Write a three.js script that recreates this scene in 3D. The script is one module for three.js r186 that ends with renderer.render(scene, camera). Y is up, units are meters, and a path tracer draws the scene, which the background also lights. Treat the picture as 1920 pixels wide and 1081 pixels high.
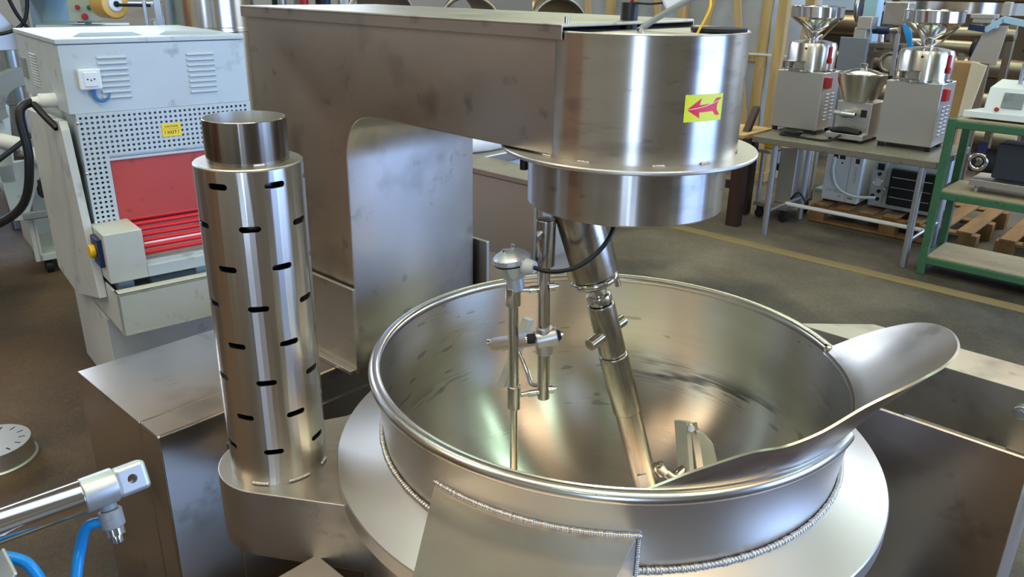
import * as THREE from 'three';
import { RoundedBoxGeometry } from 'three/addons/geometries/RoundedBoxGeometry.js';
import { RectAreaLightUniformsLib } from 'three/addons/lights/RectAreaLightUniformsLib.js';
import { mergeGeometries, toCreasedNormals } from 'three/addons/utils/BufferGeometryUtils.js';
import { Brush, Evaluator, SUBTRACTION } from 'three-bvh-csg';

// ------------------------------------------------------------------ camera, light, exposure
const scene = new THREE.Scene();
const renderer = new THREE.WebGLRenderer({ antialias: true });
renderer.toneMapping = THREE.LinearToneMapping;
renderer.toneMappingExposure = 1.32;
renderer.shadowMap.enabled = true;
RectAreaLightUniformsLib.init();

const FOCAL = 1480, EYE = 1.72, PITCH = 21.1 * Math.PI / 180, ROLL = 0.98 * Math.PI / 180;
const V3 = (x = 0, y = 0, z = 0) => new THREE.Vector3(x, y, z);
const FWD = V3(0, -Math.sin(PITCH), -Math.cos(PITCH));
const up0 = V3(0, Math.cos(PITCH), -Math.sin(PITCH));
const RGT = V3(1, 0, 0).multiplyScalar(Math.cos(ROLL)).addScaledVector(up0, Math.sin(ROLL));
const UPV = V3(-1, 0, 0).multiplyScalar(Math.sin(ROLL)).addScaledVector(up0, Math.cos(ROLL));
const camera = new THREE.PerspectiveCamera(2 * Math.atan(540.5 / FOCAL) * 180 / Math.PI, 1920 / 1081, 0.05, 80);
camera.position.set(0, EYE, 0);
camera.quaternion.setFromRotationMatrix(new THREE.Matrix4().makeBasis(RGT, UPV, FWD.clone().negate()));

// the shop's own grid: everything on the floor stands square to the kettle machine
const TH = -42.37 * Math.PI / 180, AX = V3(0.2285, 0, -1.598);
const GX = V3(Math.cos(TH), 0, -Math.sin(TH)), GZ = V3(Math.sin(TH), 0, Math.cos(TH));
const grid = (x, y, z) => AX.clone().addScaledVector(GX, x).addScaledVector(GZ, z).setY(y);
const toGrid = (w) => { const d = w.clone().sub(AX); return V3(d.dot(GX), w.y, d.dot(GZ)); };

// daylight: a hazy blue sky outside the openings, and an area light of the same size in each opening
scene.background = new THREE.Color(0.62, 0.78, 1.0);
scene.backgroundIntensity = 1.6;
const ADDED_SKY_Z = [2.4, -9.0];
const lightList = [];
function daylight(x, y, z, w, h, dir, intensity, color = 0xd4e6ff) {
  const l = new THREE.RectAreaLight(color, intensity, w, h);
  l.name = 'daylight_opening';
  l.position.copy(grid(x, y, z));
  l.lookAt(l.position.clone().add(dir));
  scene.add(l); lightList.push(l);
}
daylight(8.95, 2.3, -4.9, 6.2, 4.2, GX.clone().negate(), 7.5, 0x8ab4ff);
daylight(6.7, 2.0, 7.95, 2.1, 3.9, GZ.clone().negate(), 9, 0xb4d2ff);
daylight(-10.9, 4.2, -2.5, 10.6, 1.7, GX.clone(), 6);
daylight(4.5, 4.0, -12.9, 6.6, 2.2, GZ.clone(), 6);
for (const z of ADDED_SKY_Z) daylight(-0.5, 5.55, z, 11.8, 1.2, V3(0, -1, 0), 5.0, 0xffdfb8);  // unseen roof skylights, added as warm overhead fill for the interior

// pixel of the 1920 x 1081 photograph to a point on a plane
const ray = (x, y) => FWD.clone().addScaledVector(RGT, (x - 960) / FOCAL).addScaledVector(UPV, -(y - 540.5) / FOCAL);
const eye = () => V3(0, EYE, 0);
const atY = (x, y, h) => { const d = ray(x, y); return eye().addScaledVector(d, (h - EYE) / d.y); };
const atZ = (x, y, z) => { const d = ray(x, y); return eye().addScaledVector(d, z / d.z); };
const gp = (x, y, z) => toGrid(onPlane(x, y, grid(0, 0, z), GZ)); // pixel to a point of the grid plane at depth z
const onPlane = (x, y, p, n) => { const d = ray(x, y); return eye().addScaledVector(d, p.clone().sub(eye()).dot(n) / d.dot(n)); };

// ------------------------------------------------------------------ helpers
let seed = 7;
const rnd = () => { seed = (seed + 0x6D2B79F5) | 0; let t = Math.imul(seed ^ (seed >>> 15), 1 | seed); t = (t + Math.imul(t ^ (t >>> 7), 61 | t)) ^ t; return ((t ^ (t >>> 14)) >>> 0) / 4294967296; };
const rr = (a, b) => a + (b - a) * rnd();
const used = {};
const numbered = (n) => { const k = used[n] = (used[n] ?? -1) + 1; return k ? n + '_' + String(k).padStart(3, '0') : n; };
function thing(name, label, category, pos = V3(), turn = 0, group) {
  const o = new THREE.Group(); o.name = numbered(name); o.position.copy(pos); o.rotation.y = turn;
  o.userData = { label, category }; if (group) o.userData.group = group;
  scene.add(o); return o;
}
function part(parent, name, geo, mat, label) {
  const m = new THREE.Mesh(Array.isArray(geo) ? merge(geo) : geo, mat); m.name = name; m.castShadow = m.receiveShadow = true;
  if (label) m.userData.label = label;
  parent.add(m); return m;
}
function single(name, label, category, geo, mat, pos = V3(), turn = 0, group) {
  const m = part(scene, numbered(name), geo, mat); m.position.copy(pos); m.rotation.y = turn;
  m.userData = { label, category }; if (group) m.userData.group = group; return m;
}
function struct(name, geo, mat) { const m = part(scene, name, geo, mat); m.userData = { kind: 'structure' }; return m; }
function copyOf(t, pos, turn, label) {
  const c = t.clone(); c.name = numbered(t.name.replace(/_\d{3}$/, '')); c.position.copy(pos); c.rotation.y = turn;
  c.userData = { ...t.userData, label: label ?? t.userData.label }; scene.add(c); return c;
}
function merge(list) {
  const gs = list.map((g) => { const q = g.index ? g.toNonIndexed() : g; for (const k of Object.keys(q.attributes)) if (!['position', 'normal', 'uv'].includes(k)) q.deleteAttribute(k); return q; });
  return mergeGeometries(gs);
}
const tr = (g, x = 0, y = 0, z = 0) => g.translate(x, y, z);
function metreUV(g0) { // lay textures on a box in metres
  const g = g0.index ? g0.toNonIndexed() : g0, p = g.attributes.position, uv = g.attributes.uv, a = V3(), b = V3(), c = V3(), n = V3();
  for (let i = 0; i < p.count; i += 3) { a.fromBufferAttribute(p, i); b.fromBufferAttribute(p, i + 1); c.fromBufferAttribute(p, i + 2); n.copy(b).sub(a).cross(c.clone().sub(a));
    const X = Math.abs(n.x), Y = Math.abs(n.y), Z = Math.abs(n.z); [a, b, c].forEach((q, k) => X >= Y && X >= Z ? uv.setXY(i + k, q.z, q.y) : Y >= Z ? uv.setXY(i + k, q.x, q.z) : uv.setXY(i + k, q.x, q.y)); }
  return g;
}
const box = (w, h, d, x = 0, y = 0, z = 0, r = 0.003) => metreUV(tr(new RoundedBoxGeometry(w, h, d, 2, Math.min(r, w / 2.2, h / 2.2, d / 2.2)), x, y, z));
const bx = (x0, x1, y0, y1, z0, z1, r = 0.003) => box(x1 - x0, y1 - y0, z1 - z0, (x0 + x1) / 2, (y0 + y1) / 2, (z0 + z1) / 2, r);
const slab = (x0, x1, y0, y1, z0, z1) => tr(new THREE.BoxGeometry(x1 - x0, y1 - y0, z1 - z0), (x0 + x1) / 2, (y0 + y1) / 2, (z0 + z1) / 2);
const aim = (g, a, b) => { const d = b.clone().sub(a), q = new THREE.Quaternion().setFromUnitVectors(V3(0, 1, 0), d.clone().normalize()); return g.applyQuaternion(q).translate((a.x + b.x) / 2, (a.y + b.y) / 2, (a.z + b.z) / 2); };
// a round bar between two points, with softened ends
function bar(a, b, r, r2 = r, seg = 28) {
  const L = a.distanceTo(b), c = Math.min(r, r2) * 0.12;
  return aim(new THREE.LatheGeometry([[0, -L / 2], [r - c, -L / 2], [r, -L / 2 + c], [r2, L / 2 - c], [r2 - c, L / 2], [0, L / 2]].map((p) => new THREE.Vector2(...p)), seg).scale(1, 1, 1), a, b);
}
const parts = (parent, name, list, mat, label) => list.forEach((g) => part(parent, name, g, mat, label));
const creased = (g, a = 0.6) => toCreasedNormals(g, a);
const lathe = (pts, seg = 96) => creased(new THREE.LatheGeometry(pts.map((p) => new THREE.Vector2(p[0], p[1])), seg), 0.5);
const tube = (pts, r, seg = 40, closed = false) => new THREE.TubeGeometry(new THREE.CatmullRomCurve3(pts, closed), seg, r, 10, closed);
const hexBolt = (a, b, r) => aim(new THREE.CylinderGeometry(r, r, a.distanceTo(b), 6), a, b);
function prism(pts, depth, bevel = 0.002) { // outline in x,y pushed along z from 0 to depth
  const s = new THREE.Shape(pts.map((p) => new THREE.Vector2(p[0], p[1])));
  const g = new THREE.ExtrudeGeometry(s, { depth: depth - 2 * bevel, bevelEnabled: bevel > 0, bevelThickness: bevel, bevelSize: bevel, bevelOffset: -bevel, bevelSegments: 2, curveSegments: 16 });
  return g.translate(0, 0, bevel);
}
const flat = (pts, y0, y1, bevel = 0.002) => prism(pts.map((p) => [p[0], -p[1]]), y1 - y0, bevel).rotateX(-Math.PI / 2).translate(0, y0, 0); // outline in x,z
const beam = (a, b, w, h) => { const L = a.distanceTo(b); const g = new RoundedBoxGeometry(w, L, h, 1, 0.002); return aim(g, a, b); };

// ------------------------------------------------------------------ textures
function noiseGrid(n) { const a = new Float32Array(n * n); for (let i = 0; i < a.length; i++) a[i] = rnd(); return a; }
const NG = noiseGrid(256);
const sm = (t) => t * t * (3 - 2 * t);
function vn(x, y, per) { const xi = Math.floor(x), yi = Math.floor(y), fx = sm(x - xi), fy = sm(y - yi); const w = (i, j) => NG[(((i % per) + per) % per) + ((((j % per) + per) % per) * 256)];
  return (w(xi, yi) * (1 - fx) + w(xi + 1, yi) * fx) * (1 - fy) + (w(xi, yi + 1) * (1 - fx) + w(xi + 1, yi + 1) * fx) * fy; }
function fbm(u, v, per, oct = 5) { let s = 0, a = 0.5, t = 0; for (let o = 0; o < oct; o++) { const p = per << o; if (p > 256) break; s += a * vn(u * p + 0, v * p + 0, p); t += a; a *= 0.55; } return s / t; }
function tex(n, f, srgb = true, rep = 1, m = n) {
  const d = new Uint8Array(n * m * 4);
  for (let j = 0; j < m; j++) for (let i = 0; i < n; i++) { const c = f(i / n, j / m), k = (j * n + i) * 4; for (let q = 0; q < 3; q++) d[k + q] = Math.max(0, Math.min(255, (Array.isArray(c) ? c[q] : c) * 255)); d[k + 3] = 255; }
  const t = new THREE.DataTexture(d, n, m); t.wrapS = t.wrapT = THREE.RepeatWrapping; t.magFilter = THREE.LinearFilter; t.minFilter = THREE.LinearMipmapLinearFilter; t.generateMipmaps = true;
  if (srgb) t.colorSpace = THREE.SRGBColorSpace; t.repeat.set(rep, rep); t.needsUpdate = true; return t;
}
const again = (t, rx, ry = rx) => { const c = t.clone(); c.repeat.set(rx, ry); c.needsUpdate = true; return c; };
function canvas(w, h, draw) { const c = document.createElement('canvas'); c.width = w; c.height = h; draw(c.getContext('2d'), w, h); const t = new THREE.CanvasTexture(c); t.colorSpace = THREE.SRGBColorSpace; return t; }
// concrete floor: stained, worn, with fine grit
const concreteMap = tex(1024, (u, v) => {
  const a = fbm(u, v, 4, 6), b = fbm(v + 0.37, u + 0.11, 8, 5), g = vn(u * 256, v * 256, 256), s = fbm(u + 0.5, v + 0.2, 3, 4);
  let k = 0.40 + 0.26 * (a - 0.5) + 0.14 * (b - 0.5) + 0.07 * (g - 0.5);
  if (s > 0.56) k -= (s - 0.56) * 0.9;
  if (vn(u * 200 + 3, v * 200 + 9, 200) > 0.965) k += 0.10;
  return [k * 1.06, k * 0.99, k * 0.90];
});
const concreteBump = tex(512, (u, v) => 0.5 + 0.5 * (fbm(u, v, 16, 4) - 0.5) + 0.25 * (vn(u * 256, v * 256, 256) - 0.5), false);
// stainless sheet: mill grain, hand smears, dull patches
const smearMap = tex(1024, (u, v) => {
  const a = fbm(u, v, 4, 5), b = fbm(u + 0.3, v * 1 + 0.6, 7, 5), sp = fbm(u + 0.71, v + 0.13, 18, 4);
  let k = 0.93 + 0.12 * (a - 0.5) + 0.05 * (b - 0.5);
  if (sp > 0.7) k -= (sp - 0.7) * 0.8;
  const c = fbm(v + 0.2, u + 0.8, 6, 4); if (c > 0.64) k -= (c - 0.64) * 0.7;
  return [k, k * 0.985, k * 0.965];
});
const grainRough = tex(512, (u, v) => { const a = fbm(u, v, 6, 5), l = vn(u * 4, v * 256, 256); return 0.9 + 0.22 * (a - 0.5) + 0.04 * (l - 0.5); }, false);
const ringRough = tex(1024, (u, v) => { const l = vn(u * 12, v * 256, 256), a = fbm(u, v, 8, 4); return 0.92 + 0.05 * (l - 0.5) + 0.10 * (a - 0.5); }, false);
// the mixing bowl's inside: worn scrape bands around the wall (u runs round the bowl, v from the rim down)
const bowlMap = tex(1024, (u, v) => {
  const l = vn(u * 20, v * 256, 256), a = fbm(u, v, 6, 5); let k = 0.9 + 0.1 * (a - 0.5) + 0.02 * (l - 0.5);
  const band = Math.exp(-(((v - 0.30) / 0.035) ** 2)), s = fbm(u * 1 + 0.2, v, 9, 5), st = vn(u * 64, v * 200, 200);
  if (s + 0.25 * st > 0.66) k -= band * 0.4 * Math.min(1, (s + 0.25 * st - 0.66) * 6);
  const sp = fbm(u + 0.7, v + 0.4, 32, 3); if (sp > 0.8 && v < 0.45) k -= 0.15;
  return [k, k * 0.985, k * 0.96];
});
const woodMap = tex(512, (u, v) => { const r = Math.sin((u * 7 + 1.2 * fbm(u, v * 0.25, 4, 4)) * 6.283) * 0.5 + 0.5, f = vn(u * 200, v * 6, 200); const k = 0.86 + 0.1 * r + 0.1 * (f - 0.5); return [k, k * 0.93, k * 0.8]; });
const grime = tex(512, (u, v) => { const a = fbm(u, v, 5, 6), b = fbm(u + 0.4, v + 0.7, 14, 4); let k = 0.95 + 0.08 * (a - 0.5); if (b > 0.68) k -= (b - 0.68) * 0.9; return [k, k, k * 0.985]; });

// ------------------------------------------------------------------ materials
const std = (o) => new THREE.MeshStandardMaterial(o);
const phys = (o) => new THREE.MeshPhysicalMaterial(o);
const STEEL = 0xcfcac3;
const M = {
  plate: phys({ color: STEEL, metalness: 1, roughness: 0.45, map: again(smearMap, 1.1), roughnessMap: again(grainRough, 1.5) }),
  sheet: phys({ color: STEEL, metalness: 1, roughness: 0.36, map: again(smearMap, 0.9), roughnessMap: again(grainRough, 1) }),
  dull: phys({ color: STEEL, metalness: 1, roughness: 0.42 }),
  mirror: phys({ color: STEEL, metalness: 1, roughness: 0.24, map: again(smearMap, 0.8), roughnessMap: again(grainRough, 1) }),
  drum: phys({ color: STEEL, metalness: 1, roughness: 0.28, anisotropy: 0.85, anisotropyRotation: Math.PI / 2, map: again(smearMap, 2, 1) }),
  chimney: phys({ color: 0xcfc9c0, metalness: 1, roughness: 0.25, anisotropy: 0.85, anisotropyRotation: Math.PI / 2 }),
  pipe: phys({ color: 0xa89f92, metalness: 1, roughness: 0.2, map: again(smearMap, 2, 1) }),
  bowl: phys({ color: 0xe4e1db, metalness: 1, roughness: 0.31, anisotropy: 0.88, anisotropyRotation: Math.PI / 2, map: bowlMap, roughnessMap: again(ringRough, 1, 1) }),
  collar: phys({ color: STEEL, metalness: 1, roughness: 0.44, roughnessMap: again(ringRough, 2, 1) }),
  rim: phys({ color: 0xd2ccc2, metalness: 1, roughness: 0.27 }),
  shaft: phys({ color: 0xc4bdb2, metalness: 1, roughness: 0.24, map: again(smearMap, 3, 2) }),
  rod: phys({ color: 0xcac4ba, metalness: 1, roughness: 0.18 }),
  cast: std({ color: 0xc3c6c6, metalness: 0.75, roughness: 0.42 }),
  weld: phys({ color: STEEL, metalness: 1, roughness: 0.38 }),
  chrome: phys({ color: 0xd8d6d2, metalness: 1, roughness: 0.12 }),
  black: std({ color: 0x0c0c0d, roughness: 0.6 }),
  rubber: std({ color: 0x121213, roughness: 0.45 }),
  dark: std({ color: 0x1b1b1c, roughness: 0.8 }),
  white: std({ color: 0xe6e6e0, roughness: 0.5 }),
  teflon: std({ color: 0xdfe0d8, roughness: 0.55, map: again(grime, 3) }),
  paint: std({ color: 0xc6d0d4, roughness: 0.42, map: again(grime, 1) }),
  paintWarm: std({ color: 0xcdcfca, roughness: 0.45, map: again(grime, 1) }),
  grey: std({ color: 0x8d9296, roughness: 0.5, map: again(grime, 1) }),
  plastic: std({ color: 0xe4e8e8, roughness: 0.35 }),
  red: std({ color: 0xb01a20, roughness: 0.4 }),
  roller: std({ color: 0xd21f26, roughness: 0.35 }),
  curtain: std({ color: 0xc0483e, roughness: 0.55, map: again(grime, 2) }),
  yellow: std({ color: 0xe9b50c, roughness: 0.4 }),
  navy: std({ color: 0x1c2a52, roughness: 0.4 }),
  blueHose: std({ color: 0x0f86c8, roughness: 0.3 }),
  blueWire: std({ color: 0x2f6ea8, roughness: 0.4 }),
  green: std({ color: 0x3d6b4b, roughness: 0.5, map: again(grime, 2) }),
  greenBtn: std({ color: 0x145c38, roughness: 0.4 }),
  board: std({ color: 0xb0a287, roughness: 0.75, map: again(grime, 2) }),
  wood: std({ color: 0xd6bd92, roughness: 0.75, map: again(woodMap, 1, 1) }),
  woodDark: std({ color: 0x3a211a, roughness: 0.6, map: again(woodMap, 1, 1) }),
  pallet: std({ color: 0x9c7b52, roughness: 0.85, map: again(woodMap, 1, 1) }),
  card: std({ color: 0xae8557, roughness: 0.8, map: again(grime, 1) }),
  film: phys({ color: 0xe8ebee, roughness: 0.22, transmission: 0.55, thickness: 0, side: THREE.DoubleSide }),
  bag: std({ color: 0xe8e6df, roughness: 0.5 }),
  tableEdge: std({ color: 0x8d8579, roughness: 0.5, metalness: 0.5, map: again(grime, 2) }),
  tubeSteel: phys({ color: 0xb9bcc0, metalness: 0.9, roughness: 0.35 }),
  lightBlue: std({ color: 0xa9c8d8, roughness: 0.5 }),
  bronze: phys({ color: 0xa39684, metalness: 1, roughness: 0.38 }),
  amber: std({ color: 0xd9a94b, roughness: 0.35 }),
};
const labelMat = (w, h, draw, rough = 0.4) => std({ map: canvas(w, h, draw), roughness: rough });

// ------------------------------------------------------------------ the hall
const RX0 = -11, RX1 = 9, RZ0 = -13, RZ1 = 8, RH = 5.6;
const hall = (geo) => geo.rotateY(TH).translate(AX.x, 0, AX.z);
function wallBoxes(along, at, thick, a0, a1, openings) { // wall in the grid, with rectangular openings [a0,a1,y0,y1]
  const out = []; const put = (u0, u1, y0, y1) => { if (u1 - u0 > 0.01 && y1 - y0 > 0.01) out.push(along === 'z' ? slab(at, at + thick, y0, y1, u0, u1) : slab(u0, u1, y0, y1, at, at + thick)); };
  let p = a0; for (const [o0, o1, y0, y1] of openings) { put(p, o0, 0, RH); put(o0, o1, 0, y0); put(o0, o1, y1, RH); p = o1; } put(p, a1, 0, RH);
  return out;
}
const wallPaint = std({ color: 0xd6d0c6, roughness: 0.8, map: again(grime, 1) });
const wallBlue = std({ color: 0xc4d2dc, roughness: 0.8, map: again(grime, 1) });
struct('wall_left', hall(merge(wallBoxes('z', RX0 - 0.2, 0.2, RZ0, RZ1, [[-7.8, 2.8, 3.3, 5.0]]))), wallPaint);
struct('wall_back', hall(merge(wallBoxes('x', RZ0 - 0.2, 0.2, RX0, RX1, [[1.2, 7.8, 2.9, 5.1]]))), wallBlue);
struct('wall_right', hall(merge(wallBoxes('z', RX1, 0.2, RZ0, RZ1, [[-8, -1.8, 0, 4.4]]))), std({ color: 0x857d72, roughness: 0.8, map: again(grime, 1) }));
struct('wall_front', hall(merge(wallBoxes('x', RZ1, 0.2, RX0, RX1, [[5.65, 7.75, 0, 3.95]]))), wallPaint);
struct('door_1', hall(merge(Array.from({ length: 12 }, (_, i) => bx(-5.6, -2.2, i * 0.29, i * 0.29 + 0.28, RZ1 - 0.06, RZ1 - 0.005, 0.02)))), std({ color: 0x8a4a38, roughness: 0.6 }));
const ceilMat = std({ color: 0xb4946c, roughness: 0.75, map: again(grime, 1) });
{ // roof deck with gaps for the added skylight strips
  const gs = []; let p = RZ0 - 0.2; for (const z of [...ADDED_SKY_Z].sort((a, c) => a - c)) { gs.push(slab(RX0 - 0.2, RX1 + 0.2, RH, RH + 0.2, p, z - 0.6)); gs.push(slab(RX0 - 0.2, -6.4, RH, RH + 0.2, z - 0.6, z + 0.6), slab(5.4, RX1 + 0.2, RH, RH + 0.2, z - 0.6, z + 0.6)); p = z + 0.6; } gs.push(slab(RX0 - 0.2, RX1 + 0.2, RH, RH + 0.2, p, RZ1 + 0.2));
  struct('ceiling', hall(merge(gs)), ceilMat);
}
for (let i = 0; i < 6; i++) struct('trim_' + (i + 1), hall(slab(RX0, RX1, RH - 0.42, RH, -11 + i * 3.6, -10.82 + i * 3.6)), std({ color: 0x9a8468, roughness: 0.6 }));
// floor with the painted lane line
{
  const top = new THREE.PlaneGeometry(RX1 - RX0 + 0.4, RZ1 - RZ0 + 0.4, 140, 140).rotateX(-Math.PI / 2).translate((RX0 + RX1) / 2, 0, (RZ0 + RZ1) / 2).toNonIndexed();
  const g = mergeGeometries([top, slab(RX0 - 0.2, RX1 + 0.2, -0.2, -0.002, RZ0 - 0.2, RZ1 + 0.2).toNonIndexed()]), p = g.attributes.position, uv = g.attributes.uv, col = new Float32Array(p.count * 3);
  for (let i = 0; i < p.count; i++) { const x = p.getX(i), z = p.getZ(i); uv.setXY(i, x / 3.1, z / 3.1);
    const brownMix = THREE.MathUtils.smoothstep(z + 2.2 * (fbm(x / 9 + 3.3, z / 9 + 1.7, 8, 5) - 0.5), -1.6, 0.4) * (0.75 + 0.5 * (fbm(x / 4 + 0.3, z / 4, 8, 4) - 0.3)); // browner towards higher grid z, with a noisy edge
    const k = Math.min(1, Math.max(0, brownMix)); col[i * 3] = 1 - 0.32 * k; col[i * 3 + 1] = 1 - 0.54 * k; col[i * 3 + 2] = 1 - 0.76 * k; }
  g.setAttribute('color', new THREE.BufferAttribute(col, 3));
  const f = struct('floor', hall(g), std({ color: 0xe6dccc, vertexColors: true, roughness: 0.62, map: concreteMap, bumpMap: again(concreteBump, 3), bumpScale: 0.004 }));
  part(f, 'painted_line', hall(slab(-9, 8, 0, 0.002, -3.88, -3.76)), std({ color: 0x967d54, roughness: 0.85, map: again(grime, 8, 1) }), 'worn yellowish lane line painted on the concrete');
}
{ // the yard outside the doors
  const y = struct('yard', hall(slab(RX1 + 0.2, RX1 + 16, -0.25, -0.05, -16, 24)), std({ color: 0xb8b2a6, roughness: 0.9 }));
}
// glazing of the two high window bands
function glazing(name, along, at, a0, a1, y0, y1, n) {
  const o = new THREE.Group(); o.name = name; o.userData = { kind: 'structure' }; o.position.copy(AX).setY(0); o.rotation.y = TH; scene.add(o);
  const fr = [], b = (u0, u1, v0, v1) => along === 'z' ? slab(at - 0.03, at + 0.03, v0, v1, u0, u1) : slab(u0, u1, v0, v1, at - 0.03, at + 0.03);
  fr.push(b(a0, a1, y0, y0 + 0.06), b(a0, a1, y1 - 0.06, y1));
  for (let i = 0; i <= n; i++) { const u = a0 + (a1 - a0) * i / n; fr.push(b(Math.max(a0, u - 0.03), Math.min(a1, u + 0.03), y0, y1)); }
  part(o, 'window_frame', fr, M.grey);
}
glazing('window_1', 'z', RX0 - 0.1, -7.8, 2.8, 3.3, 5.0, 8);
glazing('window_2', 'x', RZ0 - 0.1, 1.2, 7.8, 2.9, 5.1, 5);
// fluorescent battens under the ceiling
const tubeGlow = std({ color: 0xffffff, emissive: 0xc8ffe2, emissiveIntensity: 8 });
[[-2.6, 0.4], [0.6, 0.4], [3.8, 0.4], [-2.2, -2.6], [0.6, -3.2], [3.8, -3.2], [-3.9, -5.2], [-0.9, -5.6], [-2.6, -7.4], [2.2, -7.4], [-2.6, 4.6], [2.2, 4.6]].forEach(([x, z]) => {
  const t = thing('fluorescent_lamp', 'long white fluorescent batten hanging under the tan ceiling', 'lamp', grid(x, RH - 0.62, z), TH, 'battens under the ceiling');
  part(t, 'lamp_housing', bx(-0.75, 0.75, 0.03, 0.09, -0.09, 0.09), M.white);
  part(t, 'hanger', [bar(V3(-0.5, 0.08, 0), V3(-0.5, 0.62, 0), 0.006), bar(V3(0.5, 0.08, 0), V3(0.5, 0.62, 0), 0.006)], M.grey);
  for (const s of [-0.04, 0.04]) part(t, 'lamp_tube', bar(V3(-0.72, 0.015, s), V3(0.72, 0.015, s), 0.013), tubeGlow);
  const l = new THREE.RectAreaLight(0xd2ffe6, 30, 1.44, 0.12); l.name = 'lamp_light'; l.position.set(0, -0.005, 0); l.rotation.x = -Math.PI / 2; t.add(l);
  const u = new THREE.RectAreaLight(0xd6ffe9, 4.5, 1.44, 0.16); u.name = 'lamp_light'; u.position.set(0, 0.1, 0); u.rotation.x = Math.PI / 2; t.add(u);  // extra upward light above the housing, added to brighten the ceiling
});

// ------------------------------------------------------------------ tilting kettle
const K = V3(0.212, 0, -1.537);
const beads = (pts, r) => merge(pts.map((p) => new THREE.SphereGeometry(r * rr(0.85, 1.15), 7, 5).translate(p.x, p.y, p.z)));
const arcPts = (R, y, a0, a1, n) => Array.from({ length: n }, (_, i) => { const a = a0 + (a1 - a0) * i / (n - 1); return V3(R * Math.cos(a), y, R * Math.sin(a)); });
const rad = (d) => d * Math.PI / 180;
{
  const t = thing('tilting_kettle', 'large open stainless mixing kettle with rolled rim, wide collar and pouring spout', 'kettle', K);
  const inner = []; { const N = 60, wall = 0.142, a = 0.482, b = 0.36; const pts = [[0.490, 0.972], [0.486, 0.90], [0.482, 0.83]]; for (let i = 1; i <= 200; i++) { const q = Math.PI / 2 * i / 200; pts.push([a * Math.cos(q), 0.83 - b * Math.sin(q)]); }
    let L = [0]; for (let i = 1; i < pts.length; i++) L.push(L[i - 1] + Math.hypot(pts[i][0] - pts[i - 1][0], pts[i][1] - pts[i - 1][1]));
    for (let i = 0; i <= N; i++) { const s = L[L.length - 1] * i / N; let k = 1; while (k < L.length - 1 && L[k] < s) k++; const f = (s - L[k - 1]) / (L[k] - L[k - 1]); inner.push(new THREE.Vector2(pts[k - 1][0] + (pts[k][0] - pts[k - 1][0]) * f, pts[k - 1][1] + (pts[k][1] - pts[k - 1][1]) * f)); } inner[N].x = 0.0001; }
  part(t, 'bowl', new THREE.LatheGeometry(inner, 160), M.bowl, 'scraped bright inside of the bowl');
  part(t, 'kettle_wall', new THREE.LatheGeometry([[0.483, 0.80], [0.485, 0.83], [0.491, 0.89], [0.497, 0.95], [0.499, 0.966]].map((p) => new THREE.Vector2(...p)), 160), M.collar);
  const ring = new THREE.TorusGeometry(0.4995, 0.0125, 18, 200, rad(315)).rotateX(Math.PI / 2).rotateY(-rad(38)).translate(0, 0.972, 0);
  part(t, 'rim', [ring, ...[38, -7].map((a) => new THREE.SphereGeometry(0.0125, 18, 12).translate(0.4995 * Math.cos(rad(a)), 0.972, 0.4995 * Math.sin(rad(a))))], M.rim, 'rolled bright rim');
  part(t, 'rim_lip', creased(new THREE.LatheGeometry([[0.4895, 0.970], [0.4895, 0.984], [0.4925, 0.9855], [0.4955, 0.984]].map((p) => new THREE.Vector2(...p)), 160, rad(-263), rad(315)), 0.5), M.rim);
  part(t, 'collar', lathe([[0.545, 0.742], [0.584, 0.742], [0.587, 0.745], [0.587, 0.777], [0.585, 0.780], [0.55, 0.793], [0.51, 0.810], [0.4835, 0.822]], 160), M.collar, 'wide sloping collar round the kettle wall');
  part(t, 'jacket', lathe([[0.001, 0.22], [0.3, 0.24], [0.46, 0.32], [0.53, 0.42], [0.548, 0.52], [0.548, 0.745]], 120), M.collar, 'cylindrical heating jacket under the collar');
  part(t, 'weld_bead', beads(arcPts(0.4905, 0.8235, 0, Math.PI * 2, 420), 0.0058), M.weld, 'rippled weld round the foot of the wall');
  // apron box welded to the front of the wall
  const toK = (x, z) => { const p = grid(x, 0, z).sub(K); return [p.x, p.z]; };
  const A = toK(0.018, 0.547), D = toK(0.357, 0.417), B = toK(0.262, 0.846), C2 = toK(0.405, 0.572);
  const aA = Math.atan2(A[1], A[0]), aD = Math.atan2(D[1], D[0]);
  const inArc = arcPts(0.4925, 0, aD, aA, 24).map((p) => [p.x, p.z]);
  part(t, 'apron_box', flat([A, B, C2, D, ...inArc], 0.60, 0.894, 0.0015), M.plate, 'flat steel box welded under the rim');
  part(t, 'apron_weld', beads(arcPts(0.4955, 0.896, aD, aA, 96), 0.0058), M.weld, 'thick rippled weld bead');
  part(t, 'corner_weld', beads(Array.from({ length: 26 }, (_, i) => V3(0.4945 * Math.cos(aD), 0.895 - i * 0.0045, 0.4945 * Math.sin(aD))), 0.004), M.weld);
  // pouring spout: sheet folded out of the rim
  const tab = [[-7, 0.497, 0.975], [-3, 0.52, 1.01], [2, 0.555, 1.055], [9, 0.598, 1.105], [19, 0.622, 1.142], [29, 0.632, 1.152], [37, 0.622, 1.152], [44, 0.60, 1.143], [52, 0.562, 1.112], [58, 0.528, 1.066], [63, 0.505, 1.042], [70, 0.492, 1.036], [81, 0.489, 1.014], [90, 0.489, 0.982], [96, 0.489, 0.966]];
  const cr = new THREE.CatmullRomCurve3(tab.map((q) => V3(...q)), false, 'centripetal'), NP = 120, NV = 14, pos = [], idx = [], uvs = [];
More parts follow.
